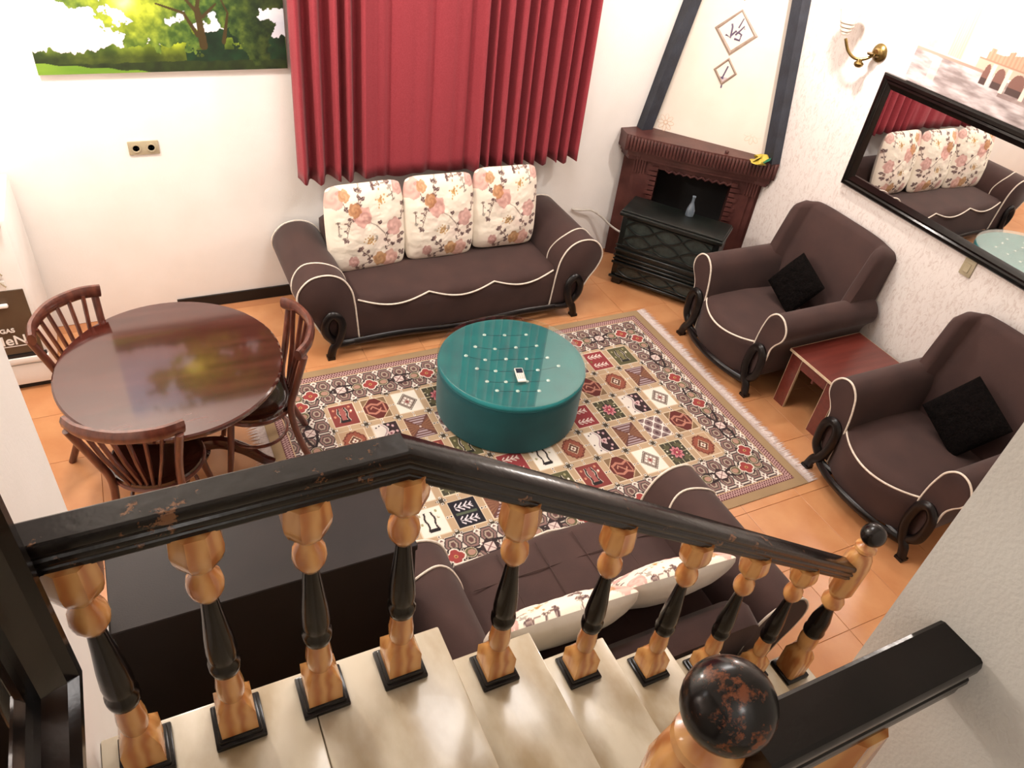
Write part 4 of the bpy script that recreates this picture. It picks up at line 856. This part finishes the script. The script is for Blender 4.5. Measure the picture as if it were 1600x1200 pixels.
                T(al, '6a3c34'); T((np.abs(p) < .44) & (aq > .12) & (ap < aq * .9) & (tri(q_ * 9) > .5), 'b09aa0'); T(ap > aq * 1.3 - .02, '7c4a34'); T((ap > aq * 1.3) & (tri(th * 4) > .6), '946042'); T(rr < .04, 'd8c0b0')
            elif k == 'A':
                T(al, '8a7070'); T(np.abs(np.sin(p * 12.5) + np.cos(q_ * 12.5)) < .3, 'f0e6de'); T(np.abs(np.sin(p * 12.5) + np.cos(q_ * 12.5)) > 1.6, '5a3a40')
            elif k == 'L':
                T(al, '9c2f34')
                for b_ in (-.25, .25):
                    T((np.abs(q_ - b_) < .015) & (ap < .34), 'ecd4c8'); T((np.abs(np.abs(q_ - b_) - ((p * 5) % 1) * .12) < .025) & (ap < .34) & (np.abs(q_ - b_) < .13), 'ecd4c8')
                T(np.hypot(p + .35, q_) < .05, '7a6a34')
            elif k == 'K':
                T(al, '141020')
                for b_ in (-.25, .25):
                    T((np.abs(q_ - b_) < .015) & (ap < .34), 'e8dce4'); T((np.abs(np.abs(q_ - b_) - ((p * 5) % 1) * .14) < .028) & (ap < .34) & (np.abs(q_ - b_) < .15), 'e8dce4')
                T((np.abs(q_) < .05) & (ap < .4), '55604a')
            elif k == 'H':
                T(al, '6c3436'); T((np.abs(p - .1) < .30) & (aq < .30), 'efe6d2'); T((np.abs(p - .12) < .26) & (aq < .28) & (tri(q_ * 6.0) > .45), '6a6440'); T(np.hypot(p + .25, q_) < .14, 'efe6d2'); T(np.hypot(p + .25, q_) < .08, '9a5050')
    sh_ = (.93 + .10 * fbm(x * 6, y * 6, 3))[..., None]
    gy = c.mean(-1, keepdims=True); c = (c * .85 + gy * .15) * .93 * sh_
    ang_ = math.radians(.8)
    X_, Y_ = x - Wd / 2, y - Hd / 2; z = .007 + .0015 * fbm(x * 3, y * 3, 5)
    pts = np.stack([X_.ravel(), Y_.ravel(), z.ravel()], 1)
    t = thing('patterned_rug', 'rectangular red and beige panelled rug with white fringed ends under the ottoman', 'rug', (X0 + Wd / 2, Y0 + Hd / 2, 0), math.radians(.25))
    link(gridmesh('woven_pile', nx, ny, M['rug'], pts, tolin(np.clip(c, 0, 1).reshape(-1, 3))), 'woven_pile', t)
    MB().box((-Wd / 2, -Hd / 2, .0005), (Wd / 2, Hd / 2, .006)).build('backing', M['edge'], t)
    for sg in (-1, 1):
        g = MB(); 
        for k in range(420):
            y_ = -Hd / 2 + Hd * (k + .5) / 420; L_ = random.uniform(.085, .118); dy = random.uniform(-.008, .008) + .008 * math.sin(k / 9)
            x0 = sg * (Wd / 2 - .002)
            g.add([(x0, y_ - .0022, .001), (x0, y_ + .0022, .001), (x0 + sg * L_ * .5, y_ + dy * .4 + .003, .006), (x0 + sg * L_ * .5, y_ + dy * .4 - .003, .006), (x0 + sg * L_, y_ + dy, .001), (x0, y_, .007)], [(0, 3, 2, 1), (3, 4, 2), (0, 5, 3), (5, 1, 2), (5, 2, 4), (5, 4, 3)])
        g.build('fringe', M['fringe'], t, kind='stuff', label='white tasselled fringe')
rug()

# ================================================================== SIDE TABLE
t = thing('side_table', 'small red-brown laminate side table with cream edges between the armchairs', 'table', (4.06, 2.555, 0))
wx_, wy_ = .32, .225
MB().box((-wx_, -wy_, .425), (wx_, wy_, .443)).build('table_top', M['redwood'], t)
g = MB(); e_ = .0025
for a_, b_ in (((-wx_ - e_, -wy_ - e_, .4245), (-wx_, wy_ + e_, .4435)), ((wx_, -wy_ - e_, .4245), (wx_ + e_, wy_ + e_, .4435)), ((-wx_, -wy_ - e_, .4245), (wx_, -wy_, .4435)), ((-wx_, wy_, .4245), (wx_, wy_ + e_, .4435))): g.box(a_, b_)
g.build('edge_band', M['edge'], t, label='cream edge band')
for sx in (-1, 1):
    for sy in (-1, 1):
        x = sx * (wx_ - .02); y0 = sy * (wy_ - .01); y1 = sy * (wy_ - .105)
        o = MB().box((min(x, x - sx * .018), min(y0, y1), 0), (max(x, x - sx * .018), max(y0, y1), .425)).build('leg', M['redwood'], t)
        MB().box((min(x, x - sx * .018) - .0005, y0 - .001, 0), (max(x, x - sx * .018) + .0005, y0 + .0015, .424)).box((min(x, x - sx * .018) - .0005, y1 - .0015, 0), (max(x, x - sx * .018) + .0005, y1 + .001, .424)).build('edge_band', M['edge'], o, label='cream edge band')
MB().box((-wx_ + .04, -.008, .30), (wx_ - .04, .008, .425)).box((-wx_ + .022, -wy_ + .11, .34), (-wx_ + .038, wy_ - .11, .425)).build('apron', M['redwood'], t)

# ================================================================== CABINET, LEFT UNIT
t = thing('low_cabinet', 'long dark brown cabinet standing behind the landing balusters', 'cabinet', (.14, 1.70, 0))
MB().rbox((-.462, -.18, .02), (.462, .165, 1.175), .003, 1).build('body', M['cab'], t); MB().rbox((-.467, -.185, 1.175), (.467, .17, 1.2), .003, 1).build('worktop', M['cab'], t)
MB().box((-.45, .166, .04), (-.005, .18, 1.16)).build('door', M['cab'], t); MB().box((.005, .166, .04), (.45, .18, 1.16)).build('door', M['cab'], t)
t = thing('white_stove_unit', 'tall white unit with brown lettered panel behind the dining chair', 'unit', (-.97, 4.66, 0))
MB().rbox((-.29, -.30, .035), (.285, .30, 1.12), .012, 2).build('body', M['white'], t, True); MB().box((-.28, -.28, 0), (.275, .28, .035)).build('plinth', M['base'], t)
pn = MB().rbox((-.27, -.306, .27), (.262, -.299, .70), .003, 1).build('brown_panel', M['olive'], t)
MB().rbox((-.285, -.325, .205), (.282, -.298, .25), .008, 2).build('white_ledge', M['white'], t, True); MB().box((-.28, -.318, .249), (.275, -.30, .268)).build('black_strip', M['base'], t)
MB().rbox((-.275, -.312, .05), (.27, -.299, .19), .006, 2).build('drawer', M['white'], t, True); MB().rbox((-.12, -.33, .60), (.17, -.306, .625), .01, 2).build('handle', M['white'], pn, True)
for k in range(4):
    z_ = .98 - .075 * k; MB().rbox((-.05, -.3065, z_ - .055), (.19, -.299, z_ + .008), .003, 1).build('flap', M['white'], t); MB().tube([(.13, -.309, z_ + .008), (.17, -.314, z_ + .002), (.19, -.309, z_ - .03)], .004, 5).build('hook', M['beige'], t, True)
MB().rbox((.20, -.32, 1.08), (.26, -.29, 1.125), .006, 2).build('knob', M['beige'], t, True)
def text(s_, size, loc, m_, parent, name='lettering'):
    cu = bpy.data.curves.new(name, 'FONT'); cu.body = s_; cu.size = size; cu.extrude = .001; cu.offset = .0012
    o = bpy.data.objects.new('tmp', cu); COL.objects.link(o); dg = bpy.context.evaluated_depsgraph_get(); me = bpy.data.meshes.new_from_object(o.evaluated_get(dg)); bpy.data.objects.remove(o)
    me.materials.clear(); me.materials.append(m_); q = link(me, name, parent, loc, (PI / 2, 0, 0)); return q
text('MeN', .088, (.02, -.3075, .34), M['white'], pn); text('GAS', .04, (.08, -.3075, .425), M['white'], pn)
MB().box((.03, -.3075, .325), (.23, -.3062, .330)).build('underline', M['white'], pn)

# ================================================================== DINING SET
dt = thing('dining_table', 'round dark glossy wooden dining table on a pedestal beneath the tree picture', 'table', (-.03, 3.35, 0))
sx_, sy_ = .535, .568
def ell(mb, prof, seg=64):
    mb.loft([[(r_ * math.cos(2 * PI * k / seg) * 1.0 * sx_, r_ * math.sin(2 * PI * k / seg) * sy_, z_) for k in range(seg)] for r_, z_ in prof]); return mb
ell(MB(), [(.93, .715), (.975, .722), (.985, .735), (1.0, .74), (1.0, .755), (.985, .762), (.95, .7622)]).build('table_top', M['walnut'], dt, True, 30)
MB().lathe([(.09, .10), (.10, .13), (.06, .17), (.05, .25), (.075, .35), (.07, .45), (.045, .55), (.06, .65), (.14, .70), (.16, .716)], 28).build('pedestal', M['walnut'], dt, True)
for k in range(4):
    a = k * PI / 2 - .25
    P = spline([(.05, .19), (.16, .20), (.28, .14), (.38, .05), (.43, .022)], 5)
    MB().tube([(x * math.cos(a), x * math.sin(a), z) for x, z in P], [.045 - .02 * i_ / len(P) for i_ in range(len(P))], 8, sx=1.1, sy=.75).build('foot', M['walnut'], dt, True)
def dining_chair(label, loc, rz):
    t = thing('dining_chair', label, 'chair', loc, rz, 'bentwood dining chairs'); t.scale = (1.04, 1.04, 1.03)   # faces local +y, back at y=-.2
    def ring(rx, ry, z_, n=32): return [(rx * math.cos(2 * PI * k / n), ry * math.sin(2 * PI * k / n) + .0, z_) for k in range(n)]
    MB().loft([ring(.19, .19, .435), ring(.205, .205, .44), ring(.205, .205, .462), ring(.19, .19, .468), ring(.12, .12, .460), ring(.01, .01, .456)]).build('seat', M['seatw'], t, True, 40)
    MB().tube([(.197 * math.cos(a), .197 * math.sin(a), .43) for a in np.linspace(0, 2 * PI, 40)[:-1]], .016, 8, closed=True).build('seat_ring', M['chairw'], t, True)
    MB().tube([(.15 * math.cos(a), .15 * math.sin(a), .22) for a in np.linspace(0, 2 * PI, 32)[:-1]], .010, 8, closed=True).build('ring_stretcher', M['chairw'], t, True)
    for sg in (-1, 1):
        MB().tube([(sg * .13, .13, .43), (sg * .15, .155, .22), (sg * .175, .19, 0)], [.019, .017, .013], 10).build('front_leg', M['chairw'], t, True)
        MB().tube(spline([(sg * .20, -.275, 0), (sg * .165, -.20, .22), (sg * .15, -.165, .44), (sg * .175, -.20, .62), (sg * .222, -.245, .835)], 5), .0185, 10).build('rear_post', M['chairw'], t, True)
    P = spline([(-.235, -.215, .855), (-.15, -.28, .865), (0, -.315, .87), (.15, -.28, .865), (.235, -.215, .855)], 8)
    MB().tube(P, .033, 8, sx=1.05, sy=.6, twist=.5).build('top_rail', M['chairw'], t, True, 50)
    for k in range(6):
        q_ = -1 + 2 * (k + .5) / 6; x1 = q_ * .19; yb = -.305 + .07 * q_ * q_
        MB().tube([(q_ * .075, -.187, .455), (x1 * .75, (yb - .187) / 2 - .01, .66), (x1, yb, .855)], .0105, 8, sx=.8, sy=1.25).build('spindle', M['chairw'], t, True)
    return t
dining_chair('bentwood spindle-back chair at the near side of the round table, back to viewer', (-.18, 3.02, 0), -.365)
dining_chair('bentwood spindle-back chair behind the table beside the white unit', (-.285, 3.60, 0), -2.27 + .0)
dining_chair('bentwood spindle-back chair right of the table, standing partly on the rug', (.335, 3.33, 0), PI / 2 - .06)
